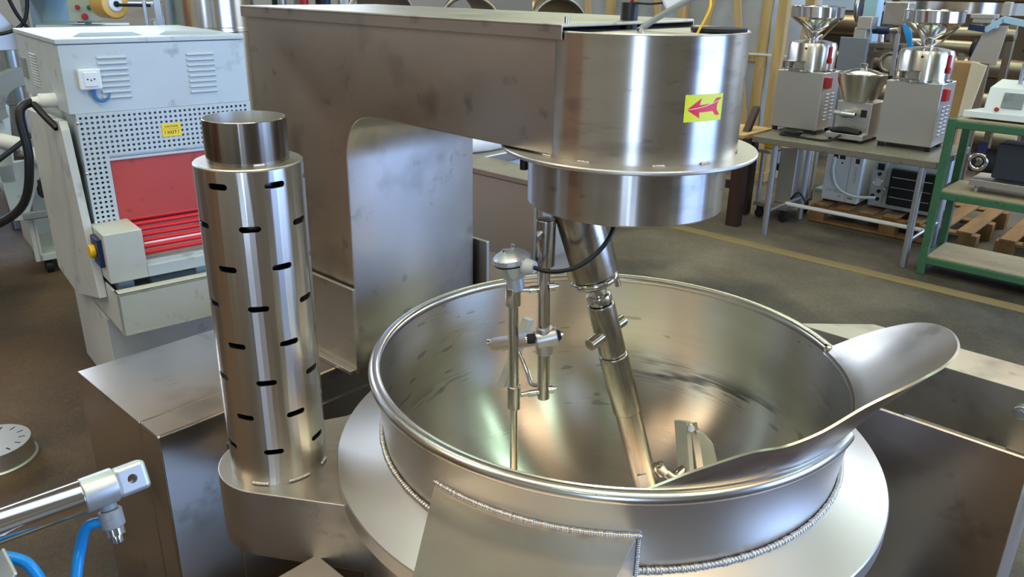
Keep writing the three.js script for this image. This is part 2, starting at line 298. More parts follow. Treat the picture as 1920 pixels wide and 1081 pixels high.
  for (let side = 0; side < 2; side++) for (let i = 0; i <= NP; i++) { const q = cr.getPoint(i / NP), a = rad(q.x); for (let j = 0; j <= NV; j++) { const v = j / NV, rb = 0.4885, yb = 0.962, bend = Math.pow(v, 0.82);
    let R = rb + (q.y - rb) * v, y = yb + (q.z - yb) * bend; if (side) { R += 0.0045; y -= 0.0012; } pos.push(R * Math.cos(a), y, R * Math.sin(a)); uvs.push(i / NP * 1.0, v * 0.25); } }
  const id = (s, i, j) => s * (NP + 1) * (NV + 1) + i * (NV + 1) + j;
  for (let i = 0; i < NP; i++) for (let j = 0; j < NV; j++) { idx.push(id(0, i, j), id(0, i, j + 1), id(0, i + 1, j), id(0, i + 1, j), id(0, i, j + 1), id(0, i + 1, j + 1)); idx.push(id(1, i, j), id(1, i + 1, j), id(1, i, j + 1), id(1, i + 1, j), id(1, i + 1, j + 1), id(1, i, j + 1)); }
  for (let i = 0; i < NP; i++) idx.push(id(0, i, NV), id(1, i, NV), id(0, i + 1, NV), id(0, i + 1, NV), id(1, i, NV), id(1, i + 1, NV));
  const sg = new THREE.BufferGeometry(); sg.setAttribute('position', new THREE.Float32BufferAttribute(pos, 3)); sg.setAttribute('uv', new THREE.Float32BufferAttribute(uvs, 2)); sg.setIndex(idx); sg.computeVertexNormals();
  part(t, 'spout', creased(sg, 0.7), M.sheet, 'sheet steel pouring spout rising from the rim');
  // bracket that carries the chimney
  const cc = [-0.495 - K.x, -1.455 - K.z], R = 0.126, pts = [];
  const near = Math.atan2(0.98, -0.19), far = Math.atan2(-0.905, -0.42);
  const nT = [cc[0] + R * Math.cos(near), cc[1] + R * Math.sin(near)], fT = [cc[0] + R * Math.cos(far), cc[1] + R * Math.sin(far)];
  for (let i = 0; i <= 24; i++) { let a = near + ((far + 2 * Math.PI) - near) * i / 24; pts.push([cc[0] + R * Math.cos(a), cc[1] + R * Math.sin(a)]); }
  pts.push([fT[0] + 0.16, fT[1] - 0.07], [-0.50, -0.2], [-0.52, 0.1], [nT[0] + 0.25, nT[1] + 0.048]);
  part(t, 'chimney_bracket', flat(pts, 0.60, 0.757, 0.002), M.plate, 'round-ended steel bracket box');
  const sq = (g) => g.rotateY(TH).translate(AX.x - K.x, 0, AX.z - K.z);
  part(t, 'pedestal', sq(bx(-0.268, -0.02, 0, 0.62, 0.627, 0.86, 0.003)), M.plate, 'square pedestal beside the kettle');
  part(t, 'base_frame', [sq(bx(-0.45, 0.5, 0, 0.1, -0.45, 0.75)), sq(bx(-0.08, 0.12, 0.08, 0.26, -0.08, 0.15))], M.dull);
  part(t, 'trunnion', [bar(V3(0.30, 0.55, -0.42), V3(0.60, 0.55, -0.76), 0.06)], M.dull);
}
// ------------------------------------------------------------------ slotted chimney on its bracket
{
  const t = thing('exhaust_chimney', 'upright stainless chimney sleeve with staggered slots and narrower pipe on top', 'chimney', V3(-0.495, 0.757, -1.455));
  const R = 0.0985, Hh = 0.647, ev = new Evaluator(); ev.useGroups = false; ev.attributes = ['position', 'normal', 'uv'];
  const shell = new Brush(new THREE.LatheGeometry([[R - 0.003, 0], [R, 0], [R, Hh], [R - 0.003, Hh], [R - 0.003, 0]].map((p) => new THREE.Vector2(...p)), 120)); shell.updateMatrixWorld();
  const cut = []; const slotS = new THREE.Shape(); slotS.absarc(-0.0135, 0, 0.0058, Math.PI / 2, Math.PI * 1.5); slotS.absarc(0.0135, 0, 0.0058, -Math.PI / 2, Math.PI / 2);
  for (let row = 0; row < 8; row++) for (let k = 0; k < 6; k++) {
    const g = new THREE.ExtrudeGeometry(slotS, { depth: 0.03, bevelEnabled: false, curveSegments: 6 }).translate(0, 0, R - 0.018);
    g.rotateY(rad(-47 + k * 60 + ((row + 1) % 2) * 30)); g.translate(0, Hh - 0.027 - row * 0.0775, 0); cut.push(g);
  }
  const cb = new Brush(merge(cut)); cb.updateMatrixWorld();
  part(t, 'sleeve', creased(ev.evaluate(shell, cb, SUBTRACTION).geometry, 0.5), M.chimney, 'brushed slotted sleeve');
  part(t, 'sleeve_top', lathe([[0.0745, Hh - 0.001], [R - 0.001, Hh - 0.001], [R, Hh + 0.002], [R - 0.002, Hh + 0.004], [0.0745, Hh + 0.004]]), M.plate);
  part(t, 'pipe', lathe([[0.072, 0.01], [0.0745, 0.01], [0.0745, Hh + 0.081], [0.0735, Hh + 0.082], [0.0722, Hh + 0.082]], 96), M.pipe, 'thin bright flue pipe');
  part(t, 'pipe_lining', lathe([[0.0722, Hh + 0.082], [0.0718, Hh + 0.08], [0.0718, 0.3], [0.001, 0.3]], 96), phys({ color: 0xc4c0b8, metalness: 1, roughness: 0.5 }));
  part(t, 'weld_tack', beads([...arcPts(R + 0.001, 0.004, rad(38), rad(62), 12), ...arcPts(R + 0.001, 0.004, rad(88), rad(106), 10), ...arcPts(R + 0.001, 0.004, rad(0), rad(12), 6), ...arcPts(0.076, Hh + 0.006, rad(52), rad(64), 7)], 0.0028), M.weld);
}
// ------------------------------------------------------------------ gantry
{
  const t = thing('mixer_gantry', 'stainless column with overhanging arm and round motor drum above the kettle', 'mixer', AX, TH);
  const sh = new THREE.Shape(); sh.moveTo(-1.06, 0.752); sh.lineTo(-0.66, 0.752); sh.lineTo(-0.66, 1.31); sh.quadraticCurveTo(-0.66, 1.43, -0.545, 1.43); sh.lineTo(0.0, 1.424); sh.lineTo(0.0, 1.636); sh.lineTo(-1.06, 1.636); sh.closePath();
  const housing = new THREE.ExtrudeGeometry(sh, { depth: 0.42, bevelEnabled: true, bevelThickness: 0.004, bevelSize: 0.004, bevelOffset: -0.004, bevelSegments: 3, curveSegments: 24 }).translate(0, 0, -0.21);
  part(t, 'arm_housing', creased(housing, 0.5), M.plate, 'smeared grey steel arm and column casing');
    part(t, 'lid', [bx(-1.075, -0.002, 1.650, 1.657, -0.221, 0.221, 0.003), bx(-1.075, -0.002, 1.630, 1.654, 0.2175, 0.2205, 0.001), bx(-1.075, -0.002, 1.630, 1.654, -0.2205, -0.2175, 0.001), bx(-1.077, -1.07, 1.630, 1.654, -0.22, 0.22, 0.001)], M.plate, 'folded sheet lid along the arm');
  part(t, 'motor_drum', new THREE.CylinderGeometry(0.215, 0.215, 0.224, 160, 1, true).translate(0, 1.532, 0), M.drum, 'brushed round motor drum');
  part(t, 'drum_top', [lathe([[0.16, 1.638], [0.213, 1.638], [0.2155, 1.643], [0.2135, 1.645], [0.2115, 1.641], [0.16, 1.641]], 120), new THREE.CylinderGeometry(0.165, 0.165, 0.004, 60).translate(0, 1.639, 0)], M.dull);
  part(t, 'inspection_cover', new THREE.CylinderGeometry(0.052, 0.052, 0.006, 40).translate(0.14, 1.646, -0.07), M.dark);
  part(t, 'flange', lathe([[0.19, 1.413], [0.253, 1.413], [0.2555, 1.4155], [0.2555, 1.419], [0.254, 1.4215], [0.2, 1.4215]], 160), M.collar, 'flat round flange');
  part(t, 'lower_drum', lathe([[0.12, 1.303], [0.196, 1.303], [0.2, 1.307], [0.2, 1.415]], 160), M.drum, 'brushed lower drum');
  part(t, 'drum_base', new THREE.CylinderGeometry(0.197, 0.197, 0.004, 80).translate(0, 1.306, 0), M.dull);
  const tacks = []; for (const a of [-26, 12, 38, 74, 96, 116, 138, 160, 172]) tacks.push(...arcPts(0.2165, 1.4225, rad(a), rad(a + 5), 7)); part(t, 'weld_tack', beads(tacks, 0.0026), M.plate);
  parts(t, 'lid_screw', [hexBolt(V3(-0.008, 1.655, 0.2), V3(-0.008, 1.668, 0.2), 0.006), hexBolt(V3(0.08, 1.636, 0.1), V3(0.08, 1.65, 0.1), 0.006), hexBolt(V3(-0.02, 1.636, -0.05), V3(-0.02, 1.652, -0.05), 0.006), hexBolt(V3(0.15, 1.636, -0.06), V3(0.15, 1.648, -0.06), 0.006)], M.chrome);
  // rotation sticker on the drum
  const st = new THREE.CylinderGeometry(0.2158, 0.2158, 0.047, 24, 1, true, rad(60), rad(23)); st.translate(0, 1.522, 0);
  part(t, 'sticker', st, labelMat(256, 170, (c, w, h) => { c.fillStyle = '#e6e81e'; c.fillRect(0, 0, w, h); c.fillStyle = '#e3122a'; c.beginPath(); c.moveTo(14, 92); c.lineTo(100, 22); c.lineTo(92, 66); c.lineTo(178, 60); c.lineTo(206, 26); c.lineTo(244, 26); c.lineTo(214, 66); c.lineTo(214, 100); c.lineTo(240, 136); c.lineTo(206, 136); c.lineTo(184, 108); c.lineTo(92, 112); c.lineTo(96, 150); c.closePath(); c.fill(); c.strokeStyle = '#f7dcc0'; c.lineWidth = 5; c.beginPath(); c.moveTo(16, 92); c.quadraticCurveTo(120, 86, 236, 40); c.stroke(); }), 'yellow sticker with a red arrow');
  // loose electrics on top of the drum
  part(t, 'capacitor', [new THREE.CylinderGeometry(0.017, 0.017, 0.05, 28).translate(-0.03, 1.665, -0.02)], M.rubber, 'black cylindrical capacitor');
  part(t, 'connector', new RoundedBoxGeometry(0.05, 0.03, 0.02, 2, 0.004).rotateZ(0.5).rotateY(0.6).translate(0.06, 1.70, -0.04), M.plastic, 'white wire connector');
  part(t, 'wire', tube([V3(0.07, 1.71, -0.04), V3(0.11, 1.715, -0.05), V3(0.14, 1.69, -0.03), V3(0.13, 1.64, -0.01)], 0.0022), M.yellow, 'yellow wire');
  part(t, 'wire', [tube([V3(-0.03, 1.69, -0.02), V3(-0.01, 1.71, -0.03), V3(0.03, 1.712, -0.05), V3(0.04, 1.70, -0.04)], 0.002), tube([V3(-0.03, 1.69, -0.02), V3(0.0, 1.722, -0.06), V3(0.03, 1.708, -0.05), V3(0.04, 1.70, -0.04)], 0.002)], M.red, 'red wires');
  part(t, 'wire', tube([V3(-0.03, 1.69, -0.02), V3(0.01, 1.688, -0.03), V3(0.045, 1.692, -0.04)], 0.002), M.black, 'black wire');
  part(t, 'cable_sheath', tube([V3(0.02, 1.64, 0.02), V3(0.04, 1.66, 0.0), V3(0.1, 1.70, -0.03), V3(0.13, 1.72, -0.05)], 0.006), M.grey, 'grey cable sheath');
  for (const s of [1, -1]) part(t, 'shield_plate', s > 0 ? bx(-0.99, -0.645, 0.752, 0.99, 0.222, 0.232, 0.002) : bx(-0.99, -0.62, 0.752, 1.02, -0.24, -0.228, 0.002), M.plate, 'upright guard plate beside the column');
  part(t, 'foot_strip', bx(-0.99, -0.65, 0.752, 0.764, 0.232, 0.25, 0.002), M.plate);
  part(t, 'roller', bar(V3(-0.625, 0.775, -0.16), V3(-0.625, 0.775, 0.18), 0.02), std({ color: 0xc9c8a4, roughness: 0.5 }), 'pale nylon roller under the panel');
}
// ------------------------------------------------------------------ base cabinet behind the kettle and side arm
{
  const t = thing('base_cabinet', 'long low stainless cabinet carrying the mixer column', 'cabinet', AX, TH);
  part(t, 'cabinet_body', bx(-1.185, -0.812, 0.02, 0.75, -0.76, 0.735, 0.003), M.mirror, 'polished cabinet with scratched top');
  part(t, 'front_rail', bx(-0.81, -0.715, 0.02, 0.752, -0.76, 0.735, 0.006), M.mirror, 'folded front rail');
  part(t, 'door', bx(-0.7155, -0.709, 0.08, 0.665, -0.05, 0.575, 0.002), M.mirror, 'flush door panel');
  part(t, 'plinth', bx(-1.15, -0.75, 0, 0.03, -0.72, 0.70), M.dull);
}
{
  const t = thing('pivot_frame', 'stainless side arm with flat warm-lit top and bolted side plate', 'machine frame', AX, TH);
  part(t, 'arm', flat([[0.05, -0.905], [0.225, -1.07], [1.5, -1.07], [1.5, -0.905]], 0.585, 0.76, 0.002), M.plate, 'hollow side arm');
  part(t, 'bolt', [bar(V3(0.672, 0.70, -0.905), V3(0.672, 0.70, -0.893), 0.019), hexBolt(V3(0.672, 0.70, -0.895), V3(0.672, 0.70, -0.887), 0.011)], M.tubeSteel, 'round bolt head');
  part(t, 'side_panel', bx(0.33, 0.748, 0.05, 0.742, -0.585, -0.575, 0.002), M.mirror, 'lower side panel');
  part(t, 'end_panel', bx(0.736, 0.748, 0.05, 0.70, -0.90, -0.586, 0.002), M.dull);
  part(t, 'ledge', bx(0.66, 1.5, 0.565, 0.584, -0.93, -0.70, 0.002), M.plate);
  part(t, 'back_panel', bx(0.30, 0.32, 0.05, 0.70, -0.90, -0.59, 0.002), M.dull);
  parts(t, 'leg', [bx(0.30, 0.40, 0, 0.585, -1.05, -0.92), bx(1.3, 1.45, 0, 0.585, -1.05, -0.92)], M.dull);
  part(t, 'sill', bx(0.32, 0.75, 0, 0.06, -0.90, -0.575), M.dull);
}
// ------------------------------------------------------------------ mixing head
{
  const t = thing('mixing_head', 'slanted steel agitator shaft with side rod and white scrapers hanging in the kettle', 'agitator', AX.clone());
  const w = (x, y, z = -1.56) => atZ(x, y, z).sub(AX);
  const top = w(1080, 385, -1.565), dir = w(1211, 908, -1.60).sub(top);
  const ax = (y) => top.clone().addScaledVector(dir, (y - 385) / (908 - 385));
  part(t, 'hub', [bar(ax(372), ax(500), 0.0545), ], M.shaft, 'thick slanted hub');
  part(t, 'hub_flange', bar(ax(499), ax(513), 0.0515), M.rod);
  parts(t, 'hub_bolt', [hexBolt(ax(512).add(V3(-0.035, 0, 0.02)), ax(522).add(V3(-0.035, 0, 0.02)), 0.006), hexBolt(ax(505).add(V3(0.047, 0, 0.0)), ax(518).add(V3(0.047, 0, 0)), 0.007)], M.chrome);
  part(t, 'neck', bar(ax(510), ax(548), 0.0205), M.chrome);
  part(t, 'shaft_ring', [bar(ax(532), ax(548), 0.0275), bar(ax(546), ax(549), 0.026)], M.rod);
  part(t, 'upper_sleeve', bar(ax(549), ax(640), 0.0302), M.shaft);
  part(t, 'lower_sleeve', bar(ax(642), ax(752), 0.0325), M.shaft);
  part(t, 'shaft', bar(ax(750), ax(905), 0.0295), M.shaft, 'slanted agitator shaft');
  part(t, 'shaft_groove', [bar(ax(638), ax(644), 0.027)], M.shaft);
  part(t, 'shaft_fork', [bar(ax(866), ax(918), 0.018)], M.dull);
  { const s = ax(893), q = new THREE.Quaternion().setFromUnitVectors(V3(0, -1, 0), dir.clone().normalize()); const g = new RoundedBoxGeometry(0.022, 0.062, 0.006, 1, 0.001).applyQuaternion(q).translate(s.x - 0.004, s.y, s.z + 0.0285); part(t, 'fork_tongue', g, M.dull, 'flat tongue at the shaft end'); }
  part(t, 'cross_pin', [bar(ax(603).add(V3(-0.044, -0.010, 0.045)), ax(603).add(V3(0.036, 0.020, -0.03)), 0.0135)], M.shaft, 'round pin through the shaft');
  // side tube with a drilled hole, welded to the hub by a web plate
  const ev = new Evaluator(); ev.useGroups = false; ev.attributes = ['position', 'normal', 'uv'];
  const a1 = w(1024, 410, -1.535), a2 = w(1021, 498, -1.535);
  const st = new Brush(bar(a1, a2, 0.0205)); st.updateMatrixWorld(); const hp = w(1012, 441, -1.515);
  const hole = new Brush(new THREE.CylinderGeometry(0.0092, 0.0092, 0.06, 24).rotateX(Math.PI / 2).rotateY(-0.3).translate(hp.x, hp.y, hp.z)); hole.updateMatrixWorld();
  part(t, 'side_tube', ev.evaluate(st, hole, SUBTRACTION).geometry, M.shaft, 'upright side tube with drilled hole');
  const wp = [w(1026, 415, -1.55), w(1052, 414, -1.55), w(1075, 506, -1.55), w(1026, 502, -1.55)];
  part(t, 'web_plate', prism(wp.map((p) => [p.x, p.y]), 0.012, 0.001).translate(0, 0, wp[0].z), M.plate);
  part(t, 'side_rod', bar(w(1020, 496, -1.535), w(1019, 746, -1.535), 0.0135), M.rod, 'upright rod beside the probe');
  parts(t, 'rod_nut', [hexBolt(w(1030, 537, -1.53), w(1040, 536, -1.53), 0.009), bar(w(1030, 537, -1.53), w(1048, 535, -1.53), 0.005), hexBolt(w(1029, 730, -1.53), w(1037, 729, -1.53), 0.009), bar(w(1029, 730, -1.53), w(1044, 728, -1.53), 0.005)], M.chrome);
  // clamp and the scraper arm reaching back to the wall
  const cp = w(1020, 634, -1.535);
  part(t, 'clamp', [bar(w(1021, 612, -1.535), w(1020, 662, -1.535), 0.0185), bar(w(1006, 637, -1.532), w(1046, 628, -1.532), 0.02)], M.dull, 'cross clamp on the rod');
  part(t, 'clamp_cap', [bar(w(1042, 629, -1.532), w(1052, 627, -1.532), 0.016, 0.009), bar(w(988, 635, -1.51), w(1004, 634, -1.51), 0.0105)], M.dark);
  part(t, 'clamp_bolt', [hexBolt(w(1050, 627, -1.532), w(1056, 626, -1.532), 0.006), bar(w(984, 635, -1.508), w(990, 635, -1.508), 0.0075)], M.chrome);
  const e0 = w(1008, 634, -1.55), e1 = atZ(928, 645, -1.76).sub(AX);
  part(t, 'scraper_arm', bar(e0, e1, 0.0165), M.dull, 'round arm holding the far scraper');
  part(t, 'arm_bolt', [hexBolt(atZ(912, 641, -1.76).sub(AX), atZ(928, 644, -1.76).sub(AX), 0.008), hexBolt(atZ(930, 634, -1.75).sub(AX), atZ(948, 655, -1.75).sub(AX), 0.006)], M.chrome);
  const b0 = atZ(991, 597, -1.84).sub(AX), b1 = atZ(943, 722, -1.80).sub(AX);
  part(t, 'scraper_blade', beam(b0, b1, 0.042, 0.02), M.teflon, 'white plastic scraper against the far wall');
  part(t, 'brace_rod', [tube([atZ(974, 660, -1.62), atZ(988, 694, -1.58), atZ(998, 720, -1.555), atZ(1012, 722, -1.54)].map((p) => p.sub(AX)), 0.0055)], M.rod);
  // scraper at the foot of the shaft
  const f0 = ax(872).add(V3(0.02, 0, 0.0));
  part(t, 'foot_arm', [tube([f0, atZ(1237, 876, -1.62).sub(AX), atZ(1262, 893, -1.63).sub(AX), atZ(1282, 880, -1.65).sub(AX)], 0.0125), bar(atZ(1233, 872, -1.61).sub(AX), atZ(1244, 886, -1.61).sub(AX), 0.016)], M.rod, 'bent arm at the shaft foot');
  part(t, 'foot_holder', beam(atZ(1292, 792, -1.70).sub(AX), atZ(1308, 900, -1.64).sub(AX), 0.026, 0.03), M.dull, 'steel holder bar');
  part(t, 'scraper_blade', beam(atZ(1279, 788, -1.70).sub(AX), atZ(1288, 905, -1.64).sub(AX), 0.014, 0.05), M.teflon, 'white edge of the lower scraper');
  { const q = [[1302, 800], [1312, 802], [1334, 826], [1352, 905], [1306, 905]].map(([x, y]) => atZ(x, y, -1.70).sub(AX)); part(t, 'scraper_blade', prism(q.map((p) => [p.x, p.y]), 0.022, 0.001).translate(0, 0, q[0].z), M.teflon, 'white slanted scraper blade'); }
  part(t, 'holder_bolt', [hexBolt(atZ(1295, 800, -1.67).sub(AX), atZ(1296, 803, -1.65).sub(AX), 0.009)], M.chrome);
}
{
  const t = thing('temperature_probe', 'silver-headed temperature probe on a thin stem clamped beside the agitator shaft', 'probe', V3(0, 0, -1.53));
  const O = t.position.clone(), w = (x, y, z = -1.53) => atZ(x, y, z).sub(O), px = 1 / 860;
  part(t, 'stem', [bar(w(962, 560), w(964, 760), 0.0112), bar(w(964, 755), w(963, 925), 0.0088)], M.rod, 'long thin probe stem');
  part(t, 'stem_collar', bar(w(962, 537), w(962, 572), 0.0168), M.rod);
  part(t, 'stem_collar', bar(w(964, 722), w(964, 764), 0.0155), M.rod);
  part(t, 'clamp_pin', [bar(w(974, 543), w(1012, 541), 0.0055), bar(w(992, 543), w(1008, 541), 0.0078)], M.rod);
  part(t, 'clamp_pin', [bar(w(974, 740), w(1012, 734), 0.0055), bar(w(990, 738), w(1008, 735), 0.0078)], M.rod);
  const c = w(964, 515), tilt = (g) => g.rotateZ(0.16).translate(c.x, c.y, c.z);
  part(t, 'head', [tilt(lathe([[0.0, -0.032], [0.0175, -0.032], [0.0185, -0.006], [0.024, -0.003], [0.0305, 0.006], [0.0335, 0.019], [0.0365, 0.0255]], 48))], M.cast, 'cast silver terminal head');
  part(t, 'head_seal', tilt(new THREE.CylinderGeometry(0.0368, 0.0368, 0.004, 48).translate(0, 0.0275, 0)), M.black);
  part(t, 'head_cap', tilt(lathe([[0.0372, 0.0292], [0.0385, 0.032], [0.038, 0.040], [0.034, 0.0445], [0.022, 0.052], [0.0, 0.055]], 48)), M.cast, 'ribbed screw cap');
  const ribs = []; for (let i = 0; i < 22; i++) ribs.push(new THREE.BoxGeometry(0.005, 0.008, 0.002).translate(0, 0.036, 0.0392).rotateY(i / 22 * 6.283)); part(t, 'cap_rib', tilt(merge(ribs)), M.cast);
  part(t, 'cap_screw', [tilt(bar(V3(-0.012, 0.05, 0.005), V3(-0.012, 0.061, 0.005), 0.0042)), tilt(bar(V3(0.006, 0.052, -0.004), V3(0.006, 0.066, -0.004), 0.0042))], M.chrome);
  part(t, 'gland', [bar(w(975, 496, -1.52), w(988, 498, -1.505), 0.0155), bar(w(986, 498, -1.507), w(1003, 501, -1.495), 0.0165, 0.0125)], std({ color: 0xcfcdc4, roughness: 0.55 }), 'pale plastic cable gland');
  part(t, 'cable', tube([w(1000, 501, -1.495), w(1030, 509, -1.47), w(1075, 503, -1.45), w(1115, 478, -1.45), w(1142, 446, -1.46), w(1152, 420, -1.48), w(1156, 395, -1.5)], 0.0046, 60), M.rubber, 'black cable looping up to the drum');
}

// ------------------------------------------------------------------ shrink tunnel on the left
{
  const t = thing('shrink_tunnel', 'light grey heat shrink tunnel with red curtain, red rollers and perforated front', 'packing machine', V3(-1.69, 0, -3.02), rad(40));
  const W = 0.705, Dp = 0.82;
  part(t, 'plinth', bx(0, W, 0, 0.387, -0.6, -0.02, 0.004), M.paintWarm, 'plain grey plinth');
  part(t, 'body', [bx(0.02, W - 0.005, 0.50, 1.228, -Dp, -0.22, 0.002), bx(0.02, W, 0.50, 0.765, -0.23, 0, 0.002), bx(0.02, 0.026, 0.76, 1.229, -0.23, 0.0, 0.001), bx(0.100, 0.110, 0.765, 1.058, -0.052, -0.001, 0.001), bx(0.592, 0.602, 0.765, 1.058, -0.052, -0.001, 0.001), bx(0.100, 0.602, 1.052, 1.060, -0.052, -0.001, 0.001), bx(W - 0.010, W, 0.50, 1.229, -0.30, 0.0, 0.001), bx(0.0, W, 0.387, 0.52, -0.62, 0.02, 0.003)], M.paint);
  part(t, 'heater_liner', [bx(0.03, W - 0.02, 0.77, 1.222, -0.215, -0.205, 0.002), bx(0.03, W - 0.02, 1.05, 1.058, -0.205, -0.012, 0.001), bx(0.105, 0.112, 0.77, 1.05, -0.205, -0.012, 0.001)], M.paint);
  part(t, 'side_panel', prism([[-0.70, 0.43], [-0.35, 0.40], [0.10, 0.52], [-0.03, 1.17], [-0.05, 1.20], [-0.72, 1.17]], 0.03, 0.002).rotateY(-Math.PI / 2).translate(-0.002, 0, 0), M.paintWarm, 'sloping grey side cover');
  part(t, 'upper_box', bx(0, W, 1.228, 1.482, -Dp, 0, 0.004), M.paint, 'plain upper box with louvres');
  part(t, 'upper_lid', bx(-0.006, W + 0.004, 1.484, 1.503, -Dp, 0.004, 0.004), M.paint);
  part(t, 'roof_vent', [prism([[0, 0], [0.26, 0], [0.22, 0.014], [0.03, 0.014]], 0.3, 0.002).translate(0.08, 1.503, -0.42)], M.paint);
  part(t, 'roof_vent', [prism([[0, 0], [0.26, 0], [0.22, 0.014], [0.03, 0.014]], 0.3, 0.002).translate(0.40, 1.503, -0.42)], M.paint);
  for (const [x, y0, w] of [[0.125, 1.432, 0.108], [0.46, 1.432, 0.112]]) for (let i = 0; i < 8; i++) {
    const g = prism([[0, 0], [0.006, 0.001], [0.002, 0.011], [0, 0.012]], w, 0).rotateY(-Math.PI / 2).translate(w, 0, 0); g.rotateY(0);
    const l = new THREE.BufferGeometry().copy(prism([[0, 0.012], [0, 0], [0.0075, 0.0005], [0.0065, 0.004]], w, 0).rotateY(Math.PI / 2)); l.rotateY(Math.PI).translate(0, 0, 0);
    const b = new RoundedBoxGeometry(w, 0.012, 0.011, 2, 0.004).rotateX(-0.45).translate(x + w / 2, y0 - i * 0.0212, 0.002); part(t, 'louver', b, M.paint);
  }
  { // perforated front with the tunnel mouth
    const p = 0.0196, h = 0.0046, X0 = 0.034, Y0 = 1.212, gs = [], xs = []; for (let x = X0; x < W - 0.012; x += p) xs.push(x);
    const put = (x0, x1, y0, y1) => { if (x1 - x0 > 1e-4) gs.push(slab(x0, x1, y0, y1, 0, 0.004)); };
    const row = (y0, y1, mouth) => mouth ? (put(0.02, 0.112, y0, y1), put(0.59, W, y0, y1)) : put(0.02, W, y0, y1);
    let yTop = 1.229;
    for (let y = Y0; y > 0.778; y -= p) {
      const mouth = y - h < 1.066; row(y + h, yTop, mouth && yTop < 1.0505); yTop = y - h;
      const runs = mouth ? [[0.02, 0.112], [0.59, W]] : [[0.02, W]];
      for (const [a, b] of runs) { let q = a; for (const x of xs) if (x - h > a + 0.004 && x + h < b - 0.004) { put(q, x - h, y - h, y + h); q = x + h; } put(q, b, y - h, y + h); }
    }
    row(0.765, yTop, true);
    part(t, 'perforated_panel', merge(gs), M.paint, 'panel of small square holes');
  }
  part(t, 'curtain', bx(0.114, 0.588, 0.785, 1.042, -0.010, -0.004, 0.001), M.curtain, 'dull red heat curtain');
  part(t, 'sticker', slab(0.325, 0.402, 1.112, 1.166, 0.004, 0.0055), labelMat(256, 180, (c, w, h) => { c.fillStyle = '#f0cf12'; c.fillRect(0, 0, w, h); c.fillStyle = '#3a2c08'; c.textAlign = 'center'; c.font = 'bold 40px sans-serif'; c.fillText('CAUTION', w / 2, 58); c.fillRect(10, 76, w - 20, 3); c.font = 'bold 62px sans-serif'; c.fillText('! HOT !', w / 2, 145); }), 'yellow caution hot sticker');
  part(t, 'socket', bx(0.05, 0.128, 1.318, 1.395, 0.0, 0.022, 0.006), M.plastic, 'white mains socket');
  part(t, 'socket_face', [bx(0.066, 0.114, 1.33, 1.384, 0.02, 0.027, 0.004)], M.plastic);
  part(t, 'socket_hole', [0.078, 0.09, 0.102].map((x, i) => new THREE.CylinderGeometry(0.0028, 0.0028, 0.004, 12).rotateX(Math.PI / 2).translate(x, 1.358 - (i === 1 ? 0.004 : 0), 0.0265)), M.dark);  // near-black discs painted as the shade inside the pin holes
  for (const k of [0, 0.006, 0.012]) part(t, 'wire', tube([V3(0.088 + k, 1.32, 0.01), V3(0.09 + k, 1.295 - k * 0.5, 0.014), V3(0.115, 1.27 + k * 0.6, 0.016), V3(0.142, 1.28 + k * 0.5, 0.012), V3(0.153, 1.30, 0.006)], 0.0028), M.blueWire, 'blue wire loop');
  for (const [x, y] of [[0.022, 1.195], [0.022, 1.0], [0.022, 0.80]]) part(t, 'screw', new THREE.SphereGeometry(0.006, 12, 8).scale(1, 1, 0.5).translate(x, y, 0.004), M.chrome);
  // roller conveyor in front of the mouth
  part(t, 'conveyor_end', [bx(0.0, 0.142, 0.60, 0.80, 0.0, 0.195, 0.004)], M.paintWarm, 'square end cover of the conveyor');
  part(t, 'conveyor_rail', bx(0.142, W, 0.60, 0.648, 0.165, 0.195, 0.003), M.paint);
  part(t, 'conveyor_bed', bx(0.142, W, 0.64, 0.66, 0.0, 0.165, 0.002), M.paint);
  for (let i = 0; i < 7; i++) part(t, 'roller', bar(V3(0.13, 0.79 - i * 0.0165, -0.012 + i * 0.028), V3(W - 0.02, 0.79 - i * 0.0165, -0.012 + i * 0.028), 0.0095), M.roller, 'glossy red roller');
  part(t, 'belt_strip', beam(V3(0.16, 0.718, 0.126), V3(W - 0.02, 0.718, 0.126), 0.012, 0.004), M.plastic);
  part(t, 'emergency_stop', [bar(V3(-0.04, 0.72, 0.11), V3(-0.018, 0.72, 0.11), 0.026)], M.yellow, 'yellow ribbed knob');
  part(t, 'switch_block', bx(-0.018, 0.0, 0.66, 0.775, 0.06, 0.16, 0.004), M.navy, 'navy switch block');
  part(t, 'drive_motor', [bar(V3(0.16, 0.54, 0.12), V3(0.36, 0.54, 0.12), 0.036), bar(V3(0.38, 0.54, 0.12), V3(0.46, 0.54, 0.12), 0.03)], M.grey, 'grey finned motor under the conveyor');
  parts(t, 'motor_box', [bx(0.04, 0.10, 0.46, 0.60, 0.03, 0.13), bx(0.34, 0.40, 0.545, 0.60, 0.09, 0.15)], M.paint);
  part(t, 'tray', [bx(0.0, W, 0.565, 0.575, 0.20, 0.262, 0.002), bx(0.0, W, 0.415, 0.575, 0.25, 0.262, 0.002), bx(0, 0.01, 0.40, 0.575, -0.2, 0.262, 0.002), bx(0, W, 0.40, 0.415, -0.2, 0.262, 0.002)], M.paintWarm, 'projecting pale tray');
  part(t, 'data_plate', bx(-0.008, 0.0, 1.30, 1.385, -0.76, -0.68, 0.001), M.grey);
  const sl = []; for (let i = 0; i < 12; i++) sl.push(bx(-0.006, 0.002, 1.285 + i * 0.0115, 1.291 + i * 0.0115, -0.56, -0.44, 0.002)); part(t, 'side_vent', sl, M.paintWarm);
  part(t, 'cable_gland', [bar(V3(0.004, 1.262, -0.2), V3(-0.06, 1.262, -0.2), 0.028), bar(V3(-0.055, 1.262, -0.2), V3(-0.085, 1.258, -0.2), 0.02)], M.white);
